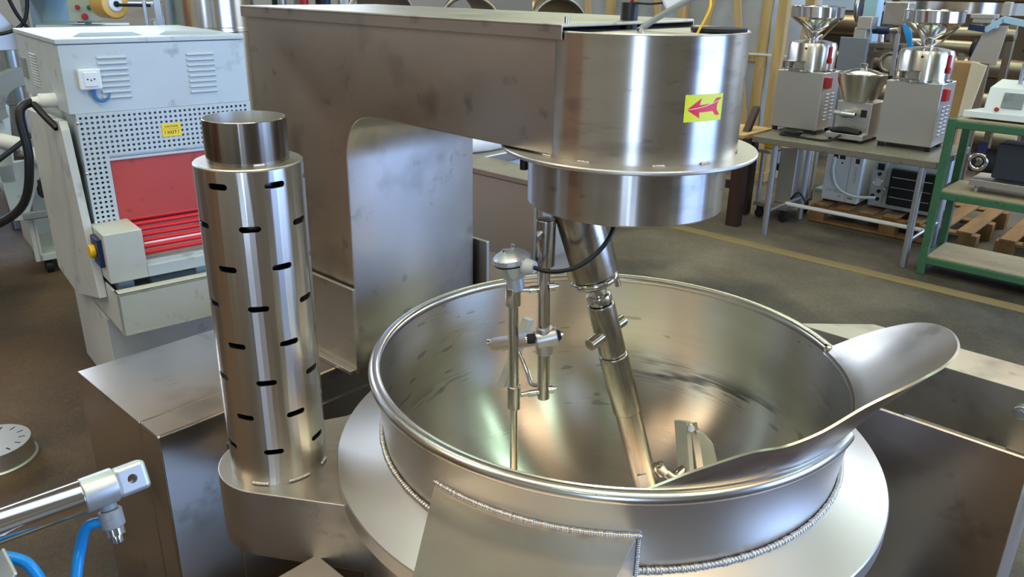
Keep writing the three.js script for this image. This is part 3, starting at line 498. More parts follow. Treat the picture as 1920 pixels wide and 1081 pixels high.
  part(t, 'cable', tube([V3(-0.08, 1.262, -0.2), V3(-0.13, 1.24, -0.18), V3(-0.14, 1.05, -0.15), V3(-0.19, 0.86, -0.2), V3(-0.33, 0.76, -0.3), V3(-0.5, 0.72, -0.42), V3(-0.8, 0.70, -0.6)], 0.017, 60), M.rubber, 'thick black cable');
  part(t, 'cable_end', tube([V3(-0.085, 1.262, -0.2), V3(-0.06, 1.21, -0.12), V3(-0.035, 1.17, -0.08)], 0.013, 20), M.rubber);
}
// ------------------------------------------------------------------ caster machine and tanks at far left
{
  const t = thing('caster_machine', 'pale wheeled packing machine with curved grey guide half behind shrink tunnel', 'packing machine', V3(-2.95, 0, -4.62), rad(40));
  part(t, 'cabinet', [bx(0.0, 0.02, 0.09, 0.62, -0.4, 0.1), bx(0, 0.5, 0.09, 0.13, -0.4, 0.1), bx(0, 0.5, 0.58, 0.62, -0.4, 0.1), bx(0.02, 0.5, 0.12, 0.60, -0.4, -0.38), bx(-0.02, 0.01, 0.09, 0.62, 0.06, 0.1)], M.paintWarm, 'open-fronted cabinet');
  for (const [x, z] of [[0.05, 0.05], [0.45, 0.05], [0.05, -0.35], [0.45, -0.35]]) part(t, 'caster', [bar(V3(x - 0.02, 0.04, z), V3(x + 0.02, 0.04, z), 0.04), bx(x - 0.02, x + 0.02, 0.05, 0.09, z - 0.02, z + 0.02)], M.rubber);
  const guide = new THREE.Shape(); guide.absarc(0, 0, 0.21, rad(40), rad(200)); guide.absarc(0, 0, 0.12, rad(200), rad(40), true); guide.closePath();
  part(t, 'guide_track', new THREE.ExtrudeGeometry(guide, { depth: 0.06, bevelEnabled: true, bevelSize: 0.004, bevelThickness: 0.004, curveSegments: 24 }).rotateY(0.2).translate(0.08, 1.02, 0.1), M.grey, 'curved grey guide track');
  part(t, 'guide_post', [bx(-0.135, -0.04, 0.60, 0.95, 0.1, 0.16, 0.006)], M.paint);
  part(t, 'bracket', prism([[-0.10, 0.34], [-0.03, 0.33], [0.10, 0.62], [0.06, 0.68], [-0.12, 0.66]], 0.03).translate(0, 0.04, 0.13), M.paint, 'pale triangular bracket');
  part(t, 'bracket_link', [bx(-0.05, 0.10, 0.37, 0.42, 0.14, 0.17, 0.012), bar(V3(0.08, 0.395, 0.15), V3(0.2, 0.41, 0.1), 0.022)], M.grey);
  part(t, 'hub', [bar(V3(-0.12, 0.86, 0.12), V3(0.02, 0.82, 0.22), 0.04), bar(V3(0.02, 0.8, 0.2), V3(0.12, 0.7, 0.2), 0.035)], M.white);
  part(t, 'knob', bar(V3(0.145, 0.66, 0.2), V3(0.175, 0.655, 0.22), 0.05), M.yellow, 'yellow knob');
  part(t, 'knob_block', bx(0.17, 0.24, 0.6, 0.7, 0.14, 0.22), M.navy);
  part(t, 'valve', [bx(0.06, 0.2, 0.5, 0.6, 0.1, 0.2), bar(V3(0.1, 0.56, 0.15), V3(0.24, 0.46, 0.18), 0.025)], M.dark);
  part(t, 'cable', tube([V3(0.15, 0.92, 0.2), V3(-0.1, 0.78, 0.3), V3(-0.3, 0.66, 0.35)], 0.014), M.rubber);
}
{
  const t = thing('grey_machine_box', 'pale blue sloping machine hood at left edge beside steel tank', 'machine', V3(-3.55, 0, -5.0), rad(40));
  part(t, 'hood', prism([[-0.6, 0.45], [0.25, 0.45], [0.30, 0.95], [0.05, 1.14], [-0.6, 1.16]], 0.5, 0.006).translate(0, 0, -0.3), M.paint, 'sloping hood');
  part(t, 'stand', [bx(-0.55, -0.05, 0, 0.45, -0.25, 0.15)], M.dark);
  part(t, 'handwheel', tube(Array.from({ length: 20 }, (_, i) => V3(0.1 * Math.cos(i / 20 * 6.283), 0.1 * Math.sin(i / 20 * 6.283) + 0.8, 0.26)), 0.02, 60, true), M.rubber);
}
function tank(name, label, px, pyTop, dist, R, h0, h1, mat, extra) {
  const d = ray(px, 100); d.y = 0; d.normalize(); const p = V3(0, 0, 0).addScaledVector(d, dist);
  const t = thing(name, label, 'tank', p);
  part(t, 'shell', lathe([[0.001, h0], [R - 0.02, h0], [R, h0 + 0.03], [R, h1 - 0.04], [R - 0.03, h1], [0.001, h1 + 0.02]], 72), mat);
  part(t, 'tank_ring', [lathe([[R, h0 + (h1 - h0) * 0.45], [R + 0.006, h0 + (h1 - h0) * 0.45 + 0.005], [R + 0.006, h0 + (h1 - h0) * 0.45 + 0.03], [R, h0 + (h1 - h0) * 0.45 + 0.035]], 72)], mat);
  for (const a of [0.6, 2.7, 4.8]) part(t, 'leg', bar(V3(R * 0.8 * Math.cos(a), 0, R * 0.8 * Math.sin(a)), V3(R * 0.8 * Math.cos(a), h0 + 0.05, R * 0.8 * Math.sin(a)), 0.03), M.tubeSteel);
  return t;
}
tank('steel_tank', 'tall bright stainless tank standing behind the shrink tunnel', 402, 0, 6.5, 0.315, 0.35, 2.6, M.chimney);
tank('steel_drum_tank', 'short dull stainless tank left of the shrink tunnel', 2, 0, 7.9, 0.3, 0.3, 1.28, M.chimney);
{
  const p = atY(-8, 862, 0);
  const t = thing('round_floor_base', 'round steel base plate with punched slots on the brown floor', 'machine base', p);
  const ev = new Evaluator(); ev.useGroups = false; ev.attributes = ['position', 'normal', 'uv'];
  const body = new Brush(new THREE.CylinderGeometry(0.13, 0.137, 0.08, 64).translate(0, 0.04, 0)); body.updateMatrixWorld();
  const holes = []; for (let i = 0; i < 14; i++) holes.push(new THREE.BoxGeometry(0.022, 0.06, 0.006).translate(0.1, 0.075, 0).rotateY(i * 0.449));
  const cut = new Brush(merge(holes)); cut.updateMatrixWorld();
  part(t, 'disc', creased(ev.evaluate(body, cut, SUBTRACTION).geometry, 0.5), M.dull); part(t, 'foot_ring', lathe([[0.13, 0], [0.145, 0], [0.145, 0.012], [0.136, 0.016]], 64), M.dull);
}
// high hopper, control box and film reel beyond the tunnel
{
  const p = atZ(40, 200, -5.7).setY(0);
  const t = thing('feed_hopper', 'dark steel feed hopper on a pale blue frame beyond the shrink tunnel', 'hopper', p, rad(40));
  part(t, 'hopper', prism([[-0.5, 1.25], [0.12, 1.25], [-0.12, 1.60], [-0.9, 1.60], [-0.9, 1.3]], 0.5, 0.004).translate(0, 0, -0.25), M.dull, 'dark tapering hopper');
  part(t, 'frame', [bx(-0.9, 0.42, 1.6, 1.9, -0.3, 0.3), bx(0.22, 0.42, 0.0, 1.6, -0.3, 0.1)], M.lightBlue, 'pale blue frame');
  part(t, 'chute', beam(V3(-0.35, 1.30, 0.3), V3(-0.2, 1.42, 0.3), 0.05, 0.03), M.lightBlue);
  part(t, 'leg', [bar(V3(-0.7, 0, -0.1), V3(-0.7, 1.3, -0.1), 0.03), bar(V3(-0.2, 0, 0.1), V3(-0.2, 1.26, 0.1), 0.03)], M.tubeSteel);
  part(t, 'cable', tube([V3(-0.62, 1.75, 0.34), V3(-0.5, 1.5, 0.36), V3(-0.2, 1.36, 0.36), V3(0.05, 1.42, 0.36), V3(0.13, 1.8, 0.36)], 0.012, 50), M.rubber);
  part(t, 'cable', tube([V3(-0.05, 1.8, 0.38), V3(0.02, 1.5, 0.38), V3(0.12, 1.3, 0.36), V3(0.14, 1.1, 0.3)], 0.012, 40), M.rubber);
}
{
  const p = atZ(158, 200, -5.4).setY(0);
  const t = thing('control_box', 'pale green control box with red and green push buttons on a post', 'control box', p, rad(24));
  const at = (x, y) => { const q = onPlane(x, y, t.position, V3(Math.sin(rad(24)), 0, Math.cos(rad(24)))).sub(t.position); return [q.x * Math.cos(rad(24)) - q.z * Math.sin(rad(24)), q.y]; };
  const [x0, y1] = at(120, -20), [x1, y0] = at(191, 41);
  const m = std({ color: 0xaab4a8, roughness: 0.5 });
  part(t, 'box', bx(x0, x1, y0, y1 + 0.2, -0.2, 0, 0.006), m, 'sheet steel box');
  part(t, 'post', [bx(x0 + 0.08, x0 + 0.12, 0, y0, -0.12, -0.08), bx(-0.2, 0.35, 1.0, y0 - 0.02, -0.3, -0.02)], m);
  for (const [x, y, mm, r] of [[145, 13, M.red, 0.014], [167, 14, M.greenBtn, 0.014], [175, 1, M.greenBtn, 0.014], [159, 31, M.red, 0.02]]) { const [a, b] = at(x, y); part(t, 'push_button', bar(V3(a, b, 0), V3(a, b, 0.025), r), mm, mm === M.red ? 'red push button' : 'green push button'); }
}
{
  const p = atZ(246, 200, -5.2).setY(0);
  const t = thing('film_reel_stand', 'reel of amber wrapping film on an upright steel bracket beyond shrink tunnel', 'film reel', p, rad(15));
  const s = 5.2 / 1480 / 0.94;
  const cy = atZ(246, 8, -5.2).y;
  part(t, 'film_roll', [bar(V3(-0.16, cy, 0), V3(0.0, cy, 0.0), 0.088)].map((g) => g.rotateY(-0.9)), M.amber, 'amber film roll');
  part(t, 'core', [bar(V3(-0.03, cy, 0), V3(0.012, cy, 0), 0.045)].map((g) => g.rotateY(-0.9)), M.plastic, 'white core');
  part(t, 'axle', [bar(V3(0.0, cy, 0), V3(0.02, cy, 0), 0.018).rotateY(-0.9), bar(V3(0.02, cy - 0.005, 0.02), V3(0.2, cy - 0.008, -0.02), 0.009)], M.dark);
  part(t, 'upright', [bx(0.155, 0.175, 1.0, cy + 0.02, -0.03, 0.0), bx(0.22, 0.26, 1.0, 1.9, -0.04, 0), bx(-0.3, 0.35, 0.98, 1.0, -0.25, 0.05), bx(0.10, 0.16, 0, 0.98, -0.1, -0.04)], M.tubeSteel, 'steel uprights');
  part(t, 'clamp', [bx(0.18, 0.30, 1.28, 1.33, -0.05, 0.03), bar(V3(0.25, 1.42, 0.02), V3(0.31, 1.36, 0.04), 0.012)], M.dark);
}
{
  const p = atZ(205, 150, -7.6).setY(0);
  const t = thing('parts_rack', 'open rack of dark mixed parts and bundles beyond the film reel', 'rack', p, rad(30));
  for (const y of [0.35, 0.75, 1.15, 1.5]) part(t, 'shelf', bx(-0.6, 0.9, y - 0.02, y, -0.3, 0.15), M.tubeSteel);
  for (const x of [-0.58, 0.88]) for (const z of [-0.28, 0.13]) part(t, 'post', bx(x - 0.02, x + 0.02, 0, 1.9, z - 0.02, z + 0.02), M.grey);
}
const rackAt = atZ(205, 150, -7.6).setY(0);
[[-0.45, 1.15, 0.16, 0.12, 'dark', 'dark bundle of straps on the parts rack'], [-0.15, 1.15, 0.2, 0.16, 'navy', 'navy folded sack on the parts rack'], [0.18, 1.15, 0.2, 0.13, 'woodDark', 'brown carton on the parts rack'], [0.55, 1.15, 0.22, 0.2, 'plastic', 'white plastic tub on the parts rack'], [-0.3, 1.5, 0.22, 0.12, 'board', 'tan carton on the rack top shelf'], [0.1, 1.5, 0.24, 0.14, 'dark', 'black coil on the rack top shelf'], [0.6, 1.5, 0.2, 0.1, 'yellow', 'yellow tray on the rack top shelf'], [-0.3, 0.75, 0.3, 0.25, 'dark', 'black crate on the lower rack shelf'], [0.4, 0.75, 0.3, 0.22, 'card', 'brown crate on the lower rack shelf']].forEach(([x, y, w, h, m, lab]) => {
  const g = new THREE.BufferGeometry(); single('rack_item', lab, 'part', merge([box(w, h, 0.22, 0, h / 2, 0, 0.03), box(w * 0.5, h * 0.35, 0.16, w * 0.1, h * 1.05, 0, 0.02)]), M[m], rackAt.clone().add(V3(x, 0, -0.07).applyAxisAngle(V3(0, 1, 0), rad(30))).setY(y), rad(30));
});
// ------------------------------------------------------------------ pneumatic cylinder in the lower left foreground
{
  const h = 1.19, a = atY(-150, 1040, h - 0.02), b = atY(160, 928, h), tip = atY(236, 899, h);
  const t = thing('pneumatic_cylinder', 'bright pneumatic cylinder with blue air hoses in front of the cabinet', 'pneumatic cylinder', V3(a.x, 0, a.z));
  const w = (p) => p.clone().sub(t.position), wp = (x, y, hh = h) => w(atY(x, y, hh));
  const dir = w(tip).sub(w(b)).normalize(), at = (k) => w(b).addScaledVector(dir, k);
  part(t, 'barrel', bar(w(a), at(0.002), 0.0185), M.chrome, 'polished round barrel');
  part(t, 'end_cap', bar(at(-0.004), at(0.032), 0.0195), M.cast, 'cast end cap');
  const eg = new RoundedBoxGeometry(0.036, 0.034, 0.024, 3, 0.006); const ev = new Evaluator(); ev.useGroups = false; ev.attributes = ['position', 'normal', 'uv'];
  const q = new THREE.Quaternion().setFromUnitVectors(V3(1, 0, 0), dir); const eb = new Brush(eg); eb.updateMatrixWorld(); const hb = new Brush(new THREE.CylinderGeometry(0.0052, 0.0052, 0.06, 24).rotateX(Math.PI / 2)); hb.updateMatrixWorld();
  const lug = ev.evaluate(eb, hb, SUBTRACTION).geometry.rotateX(-0.45).applyQuaternion(q); const lp = at(0.047); lug.translate(lp.x, lp.y, lp.z);
  part(t, 'lug', lug, M.cast, 'drilled mounting lug');
  const f0 = at(0.02).add(V3(0.002, -0.016, 0.004));
  part(t, 'fitting', [bar(f0, f0.clone().add(V3(0.002, -0.008, 0.002)), 0.009), bar(f0.clone().add(V3(0.002, -0.008, 0.002)), f0.clone().add(V3(0.006, -0.028, 0.006)), 0.0125)], M.grey, 'grey push fitting');
  part(t, 'fitting_nut', [hexBolt(f0.clone().add(V3(0.006, -0.026, 0.006)), f0.clone().add(V3(0.008, -0.036, 0.008)), 0.011), bar(f0.clone().add(V3(0.008, -0.036, 0.008)), f0.clone().add(V3(0.01, -0.046, 0.01)), 0.0055)], M.chrome);
  part(t, 'air_hose', tube([f0.clone().add(V3(-0.004, -0.02, 0.008)), wp(166, 985, h - 0.04), wp(150, 1030, h - 0.07), wp(142, 1090, h - 0.1), wp(140, 1160, h - 0.14)], 0.0062, 50), M.blueHose, 'blue air hose');
  part(t, 'air_hose', tube([wp(-20, 1042, h - 0.03), wp(5, 1042, h - 0.03), wp(45, 1052, h - 0.04), wp(72, 1081, h - 0.06), wp(95, 1140, h - 0.1)], 0.0058, 40), M.blueHose, 'blue air hose');
  part(t, 'stand', [beam(w(a).setY(0), w(a).setY(h + 0.05), 0.05, 0.05), bar(w(a).add(V3(-0.02, 0, 0)), w(a).add(V3(0.03, 0.003, -0.01)), 0.03), box(0.3, 0.02, 0.3, 0, 0.01, 0)], M.grey);
  part(t, 'stand_corner', beam(wp(-10, 1050, h - 0.03), wp(14, 1100, h - 0.03), 0.004, 0.03), M.cast);
}

// ------------------------------------------------------------------ right side: table with grinders
const gthing = (name, label, cat, x, y, z, group, turn = 0) => thing(name, label, cat, grid(x, y, z), TH + turn, group);
{
  const t = gthing('work_table', 'grey steel work table with round tube legs carrying the grinders', 'table', -1.1, 0, -4.4);
  part(t, 'table_top', bx(-0.59, 0.66, 0.675, 0.722, -0.4, 0.33, 0.006), M.tableEdge, 'worn grey top');
  for (const [x, z] of [[-0.42, 0.29], [0.575, 0.3], [-0.42, -0.13 - 0.2], [0.575, -0.33]]) part(t, 'leg', bar(V3(x, 0, z), V3(x, 0.68, z), 0.0235), M.tubeSteel, 'round tube leg');
  parts(t, 'stretcher', [bar(V3(-0.42, 0.18, 0.29), V3(-0.42, 0.18, -0.33), 0.013), bar(V3(0.575, 0.18, 0.3), V3(0.575, 0.18, -0.33), 0.013)], M.tubeSteel);
  part(t, 'stretcher', bar(V3(-0.42, 0.185, -0.02), V3(0.575, 0.185, -0.02), 0.015), M.white, 'pale long stretcher');
}
function grinder(label, x, z) {
  const t = gthing('food_grinder', label, 'grinder', x, 0.722, z, undefined, 0.02);
  part(t, 'body', bx(-0.175, 0.175, 0.03, 0.44, -0.32, 0, 0.006), M.dull, 'square steel body');
  for (const a of [-0.15, 0.15]) for (const b of [-0.29, -0.03]) part(t, 'foot', bar(V3(a, 0, b), V3(a, 0.035, b), 0.02), M.rubber);
  for (let i = 0; i < 8; i++) part(t, 'louver', box(0.008, 0.01, 0.06, 0.178, 0.10 + i * 0.026, -0.12, 0.003), M.tubeSteel);
  for (let i = 0; i < 8; i++) part(t, 'louver', box(0.008, 0.01, 0.06, 0.178, 0.10 + i * 0.026, -0.22, 0.003), M.tubeSteel);
  part(t, 'switch', [bx(0.172, 0.205, 0.33, 0.41, -0.1, -0.03, 0.008)], M.red, 'red stop switch');
  part(t, 'chamber', lathe([[0.001, 0.44], [0.165, 0.44], [0.17, 0.447], [0.17, 0.61], [0.16, 0.635], [0.09, 0.65], [0.001, 0.65]], 64).translate(0, 0, -0.16), M.chimney, 'round grinding chamber');
  part(t, 'chamber_base', lathe([[0.001, 0.44], [0.182, 0.44], [0.182, 0.452], [0.001, 0.455]], 64).translate(0, 0, -0.16), M.chrome);
  part(t, 'outlet', [bx(-0.13, 0.03, 0.455, 0.461, -0.03, 0.035, 0.001), bx(-0.13, 0.03, 0.504, 0.51, -0.03, 0.035, 0.001), bx(-0.13, -0.124, 0.455, 0.51, -0.03, 0.035, 0.001), bx(-0.04, 0.03, 0.455, 0.51, -0.03, 0.035, 0.001), bx(-0.13, -0.04, 0.455, 0.51, -0.08, -0.07, 0.001)], M.sheet, 'square outlet spout');
  part(t, 'peep_hole', new THREE.CylinderGeometry(0.008, 0.008, 0.004, 16).rotateX(Math.PI / 2).translate(0.02, 0.60, 0.009), M.dark);  // dark disc on the chamber, stands in for the shade of a small hole
  for (const a of [-0.4, 2.6]) part(t, 'latch', [box(0.012, 0.09, 0.02, 0.176, 0.57, 0, 0.003), box(0.02, 0.04, 0.02, 0.182, 0.52, 0, 0.006)].map((g) => g.rotateY(a).translate(0, 0, -0.16)), M.red, 'red toggle latch');
  part(t, 'hopper', lathe([[0.03, 0.655], [0.035, 0.70], [0.175, 0.80], [0.182, 0.81], [0.182, 0.876], [0.188, 0.88], [0.18, 0.883], [0.176, 0.876], [0.172, 0.81]], 64).translate(0, 0, -0.16), M.chrome, 'polished conical hopper');
  part(t, 'hopper_strut', [0, 1.9, 4.0].map((a) => bar(V3(0.05 * Math.cos(a), 0.66, 0.05 * Math.sin(a) - 0.16), V3(0.16 * Math.cos(a), 0.79, 0.16 * Math.sin(a) - 0.16), 0.007)), M.bronze);
  parts(t, 'thumb_screw', [bar(V3(-0.07, 0.69, -0.12), V3(-0.04, 0.665, -0.13), 0.008), bar(V3(0.07, 0.69, -0.12), V3(0.04, 0.665, -0.13), 0.008)], M.chrome);
  return t;
}
grinder('steel food grinder with conical hopper at the table end nearest wooden crate post', -1.55, -4.42);
grinder('steel food grinder with conical hopper at the table end beside green shelf', -0.75, -4.36);
{
  const t = gthing('juice_mill', 'small steel mill with slanted round hopper between two food grinders', 'mill', -1.13, 0.722, -4.36);
  part(t, 'base', bx(-0.13, 0.13, 0.02, 0.06, -0.3, 0.05, 0.006), M.dull);
  part(t, 'body', bx(-0.11, 0.13, 0.05, 0.27, -0.3, -0.04, 0.006), M.dull, 'steel motor box');
  part(t, 'hopper', lathe([[0.001, 0.24], [0.11, 0.27], [0.155, 0.40], [0.165, 0.455], [0.16, 0.46], [0.001, 0.46]], 56).translate(0.0, 0, -0.12), M.chimney, 'tapered steel bowl');
  part(t, 'lid', lathe([[0.13, 0.46], [0.10, 0.475], [0.03, 0.492], [0.001, 0.494]], 48).translate(0, 0, -0.12), M.chrome);
  part(t, 'lid_knob', lathe([[0.012, 0.49], [0.026, 0.502], [0.028, 0.52], [0.001, 0.525]], 24).translate(0, 0, -0.12), M.chrome);
  part(t, 'valve', [bar(V3(-0.02, 0.19, -0.04), V3(-0.02, 0.19, 0.04), 0.03), bar(V3(-0.1, 0.19, 0.03), V3(0.05, 0.19, 0.03), 0.02)], M.chrome);
  part(t, 'vent', bx(0.06, 0.1, 0.17, 0.22, -0.042, -0.036, 0.001), M.dark);
  for (const a of [-0.1, 0.1]) for (const b of [-0.27, 0.02]) part(t, 'foot', bar(V3(a, 0, b), V3(a, 0.022, b), 0.015), M.rubber);
}
{
  const loops = []; for (let i = 0; i < 3; i++) loops.push(tube(Array.from({ length: 14 }, (_, k) => V3(0.07 * Math.cos(k / 14 * 6.283) + i * 0.012, 0.012 + i * 0.012, 0.035 * Math.sin(k / 14 * 6.283))), 0.008, 40, true));
  single('coiled_cord', 'coiled black power cord lying on the work table beside a grinder', 'cord', merge([...loops, tube([V3(0.06, 0.01, 0.02), V3(0.2, 0.01, 0.05), V3(0.3, 0.012, 0.02), V3(0.36, 0.05, -0.02)], 0.008)]), M.rubber, grid(-1.5, 0.722, -4.26), TH);
  single('coiled_cord', 'black power cord bundle lying on the mill base', 'cord', merge([tube([V3(-0.1, 0.014, 0), V3(0, 0.03, 0.01), V3(0.1, 0.016, 0.0), V3(0.02, 0.012, -0.02)], 0.014, 30, true), tube([V3(-0.09, 0.012, 0.01), V3(0, 0.02, 0.025), V3(0.1, 0.012, 0.015)], 0.011, 30)]), M.rubber, grid(-1.13, 0.782, -4.33), TH);
}
// pallet and the boxed units under the table
function pallet(label, x, z, nx, len, wid) {
  const t = gthing('wooden_pallet', label, 'pallet', x, 0, z);
  for (let i = 0; i < nx; i++) part(t, 'plank', box(0.1, 0.02, wid, -len / 2 + (i + 0.5) * len / nx, 0.135, 0, 0.003), M.pallet);
  for (let i = 0; i < 3; i++) { const zz = -wid / 2 + 0.05 + i * (wid - 0.1) / 2; part(t, 'stringer', box(len, 0.02, 0.09, 0, 0.115, zz, 0.003), M.pallet); part(t, 'plank', box(len, 0.02, 0.09, 0, 0.01, zz, 0.003), M.pallet); for (let k = 0; k < 3; k++) part(t, 'block', box(0.12, 0.085, 0.09, -len / 2 + 0.06 + k * (len - 0.12) / 2, 0.0625, zz, 0.003), M.pallet); }
}
pallet('brown wooden pallet under the white chiller and oven', -0.86, -5.22, 7, 1.2, 0.95);
pallet('pale wooden pallet on the floor behind the green shelf', 0.35, -5.25, 7, 1.0, 1.0);
{
  const t = gthing('water_chiller', 'white upright water chiller box with black handle on brown pallet', 'chiller', -1.29, 0.147, -4.87);
  part(t, 'case', bx(-0.14, 0.14, 0.015, 0.44, -0.42, 0, 0.006), M.white, 'white sheet case');
  const f = labelMat(512, 768, (c, w, h) => { c.fillStyle = '#e3e3dc'; c.fillRect(0, 0, w, h); c.fillStyle = '#20242a'; c.fillRect(340, 0, 5, h); c.fillRect(88, 96, 66, 70); c.fillRect(176, 96, 84, 70); c.fillRect(410, 130, 60, 70); c.beginPath(); c.arc(116, 216, 14, 0, 7); c.arc(226, 220, 14, 0, 7); c.fill(); c.fillStyle = '#8d9298'; c.font = 'italic 62px sans-serif'; c.fillText('CW-5000', 40, 660); c.fillStyle = '#20242a'; c.font = 'bold 46px sans-serif'; c.fillText('S&A', 368, 730); c.font = 'bold 26px sans-serif'; c.fillText('S&A', 230, 716); c.fillStyle = '#868b94'; c.save(); c.translate(418, 250); c.rotate(Math.PI / 2); c.font = '44px sans-serif'; c.fillText('INDUSTRIAL', 0, 0); c.restore(); c.font = '30px sans-serif'; c.fillText('AIR-1', 400, 84); });
  const pg = new THREE.PlaneGeometry(0.272, 0.41).translate(0, 0.23, 0.0015); part(t, 'front_panel', pg, f, 'front panel printed CW-5000');
  part(t, 'handle', [bar(V3(-0.07, 0.44, -0.06), V3(-0.07, 0.475, -0.06), 0.012), bar(V3(0.07, 0.44, -0.06), V3(0.07, 0.475, -0.06), 0.012), bar(V3(-0.08, 0.475, -0.06), V3(0.08, 0.475, -0.06), 0.012)], M.black, 'black carrying handle');
  part(t, 'foot', [bx(-0.13, -0.1, 0, 0.02, -0.1, -0.02), bx(0.1, 0.13, 0, 0.02, -0.1, -0.02), bx(-0.13, -0.1, 0, 0.02, -0.4, -0.32), bx(0.1, 0.13, 0, 0.02, -0.4, -0.32)], M.black);
}
{
  const t = gthing('vacuum_oven', 'pale blue-white vacuum oven with black door and gauge panel on brown pallet', 'oven', -0.82, 0.147, -4.93);
  part(t, 'case', bx(-0.27, 0.22, 0.015, 0.42, -0.42, 0, 0.008), M.paint, 'pale case');
  part(t, 'control_panel', bx(-0.255, -0.165, 0.03, 0.40, 0, 0.012, 0.004), M.paintWarm, 'gauge panel');
  part(t, 'display', bx(-0.235, -0.185, 0.30, 0.35, 0.01, 0.016, 0.002), M.dark);
  part(t, 'gauge', [bar(V3(-0.215, 0.21, 0.01), V3(-0.215, 0.21, 0.022), 0.035)], M.white); part(t, 'gauge_ring', new THREE.TorusGeometry(0.034, 0.004, 8, 32).translate(-0.215, 0.21, 0.022), M.chrome);
  for (const [x, y] of [[-0.195, 0.14], [-0.235, 0.10], [-0.195, 0.08], [-0.21, 0.27]]) part(t, 'knob', bar(V3(x, y, 0.01), V3(x, y, 0.03), 0.013), M.black);
  part(t, 'door', bx(-0.13, 0.19, 0.05, 0.33, 0, 0.03, 0.012), M.black, 'black glass door');
  for (let i = 0; i < 3; i++) part(t, 'door_bar', bar(V3(-0.11, 0.115 + i * 0.075, 0.036), V3(0.17, 0.115 + i * 0.075, 0.036), 0.004), M.tubeSteel);
  part(t, 'door_latch', bar(V3(-0.15, 0.17, 0.0), V3(-0.15, 0.17, 0.05), 0.012), M.chrome);
}
single('clear_hose', 'clear plastic hose looping from the chiller to the oven gauge panel', 'hose', tube([V3(-0.07, 0.36, 0.02), V3(-0.06, 0.25, 0.05), V3(0.0, 0.14, 0.07), V3(0.12, 0.09, 0.06), V3(0.28, 0.10, 0.02)], 0.011), std({ color: 0xd8d8cf, roughness: 0.35 }), grid(-1.29, 0.147, -4.87), TH);
// green shelf
{
  const t = gthing('green_shelf', 'green steel shelf unit with tan boards in front of the pale pallet', 'shelf', 0.28, 0, -4.24);
  for (const [x, z] of [[-0.68, 0.19], [0.7, 0.19], [-0.68, -0.19], [0.7, -0.19]]) part(t, 'post', bx(x - 0.024, x + 0.024, 0, 1.0, z - 0.024, z + 0.024, 0.006), M.green, 'green square post');
  for (const y of [0.12, 0.55, 0.99]) {
    for (const z of [0.19, -0.19]) part(t, 'rail', bx(-0.66, 0.68, y - 0.045, y, z - 0.02, z + 0.02, 0.006), M.green);
    for (const x of [-0.68, 0.7]) part(t, 'rail', bx(x - 0.02, x + 0.02, y - 0.045, y, -0.17, 0.17, 0.006), M.green);
    part(t, 'board', bx(-0.66, 0.68, y, y + 0.012, -0.2, 0.2, 0.002), M.board, 'tan shelf board');
  }
}
{
  const t = gthing('cup_sealer', 'white bench sealing machine with sloped panel on the green shelf top', 'machine', 0.06, 1.002, -4.24);
  part(t, 'base', flat([[-0.42, 0.16], [0.6, 0.16], [0.6, -0.15], [-0.34, -0.15]], 0.012, 0.05, 0.004), M.plastic, 'white base');
  part(t, 'sloped_panel', [prism([[0.15, 0.05], [0.10, 0.19], [-0.14, 0.22], [-0.14, 0.05]], 0.88, 0.006).rotateY(-Math.PI / 2).translate(0.56, 0, 0)], M.plastic, 'sloping white front');
  part(t, 'data_plate', box(0.11, 0.09, 0.004, 0, 0, 0).rotateX(-0.36).translate(-0.18, 0.125, 0.13), M.grey);
  part(t, 'screen', box(0.16, 0.1, 0.004, 0, 0, 0).rotateX(-0.36).translate(0.03, 0.125, 0.13), M.sheet);
  part(t, 'button', [bar(V3(-0.25, 0.07, 0.145), V3(-0.25, 0.073, 0.158), 0.012)], M.red); part(t, 'button', [bar(V3(0.19, 0.14, 0.125), V3(0.19, 0.143, 0.137), 0.012)], M.red); part(t, 'button', [bar(V3(0.20, 0.10, 0.135), V3(0.20, 0.103, 0.15), 0.012)], M.black);
  part(t, 'turntable', [lathe([[0.001, 0.30], [0.15, 0.30], [0.155, 0.305], [0.155, 0.345], [0.001, 0.35]], 48).translate(-0.02, 0, -0.02), lathe([[0.001, 0.355], [0.13, 0.355], [0.13, 0.40], [0.001, 0.40]], 48).translate(-0.02, 0, -0.03)], M.chrome, 'round bright turntable');
  part(t, 'turntable_column', [bar(V3(-0.02, 0.2, -0.02), V3(-0.02, 0.3, -0.02), 0.05), bar(V3(-0.2, 0.2, -0.05), V3(-0.2, 0.33, -0.05), 0.012)], M.tubeSteel);
  part(t, 'cable_bundle', [tube([V3(-0.16, 0.37, 0.06), V3(-0.05, 0.42, 0.08), V3(0.12, 0.425, 0.04), V3(0.35, 0.44, 0.0)], 0.013), tube([V3(-0.14, 0.385, 0.05), V3(0, 0.41, 0.1), V3(0.15, 0.405, 0.06), V3(0.35, 0.42, 0.02)], 0.011)], M.rubber, 'black cable bundle');
  part(t, 'arm', bx(0.12, 0.6, 0.40, 0.46, -0.14, -0.04), M.lightBlue);
}
single('power_cable', 'black power cable hanging over the green shelf edge', 'cable', tube([V3(0.05, 0.012, 0.17), V3(0.0, 0.014, 0.2), V3(0.12, 0.05, 0.2), V3(0.4, 0.12, 0.18)], 0.011), M.rubber, grid(0.1, 1.002, -4.24), TH);
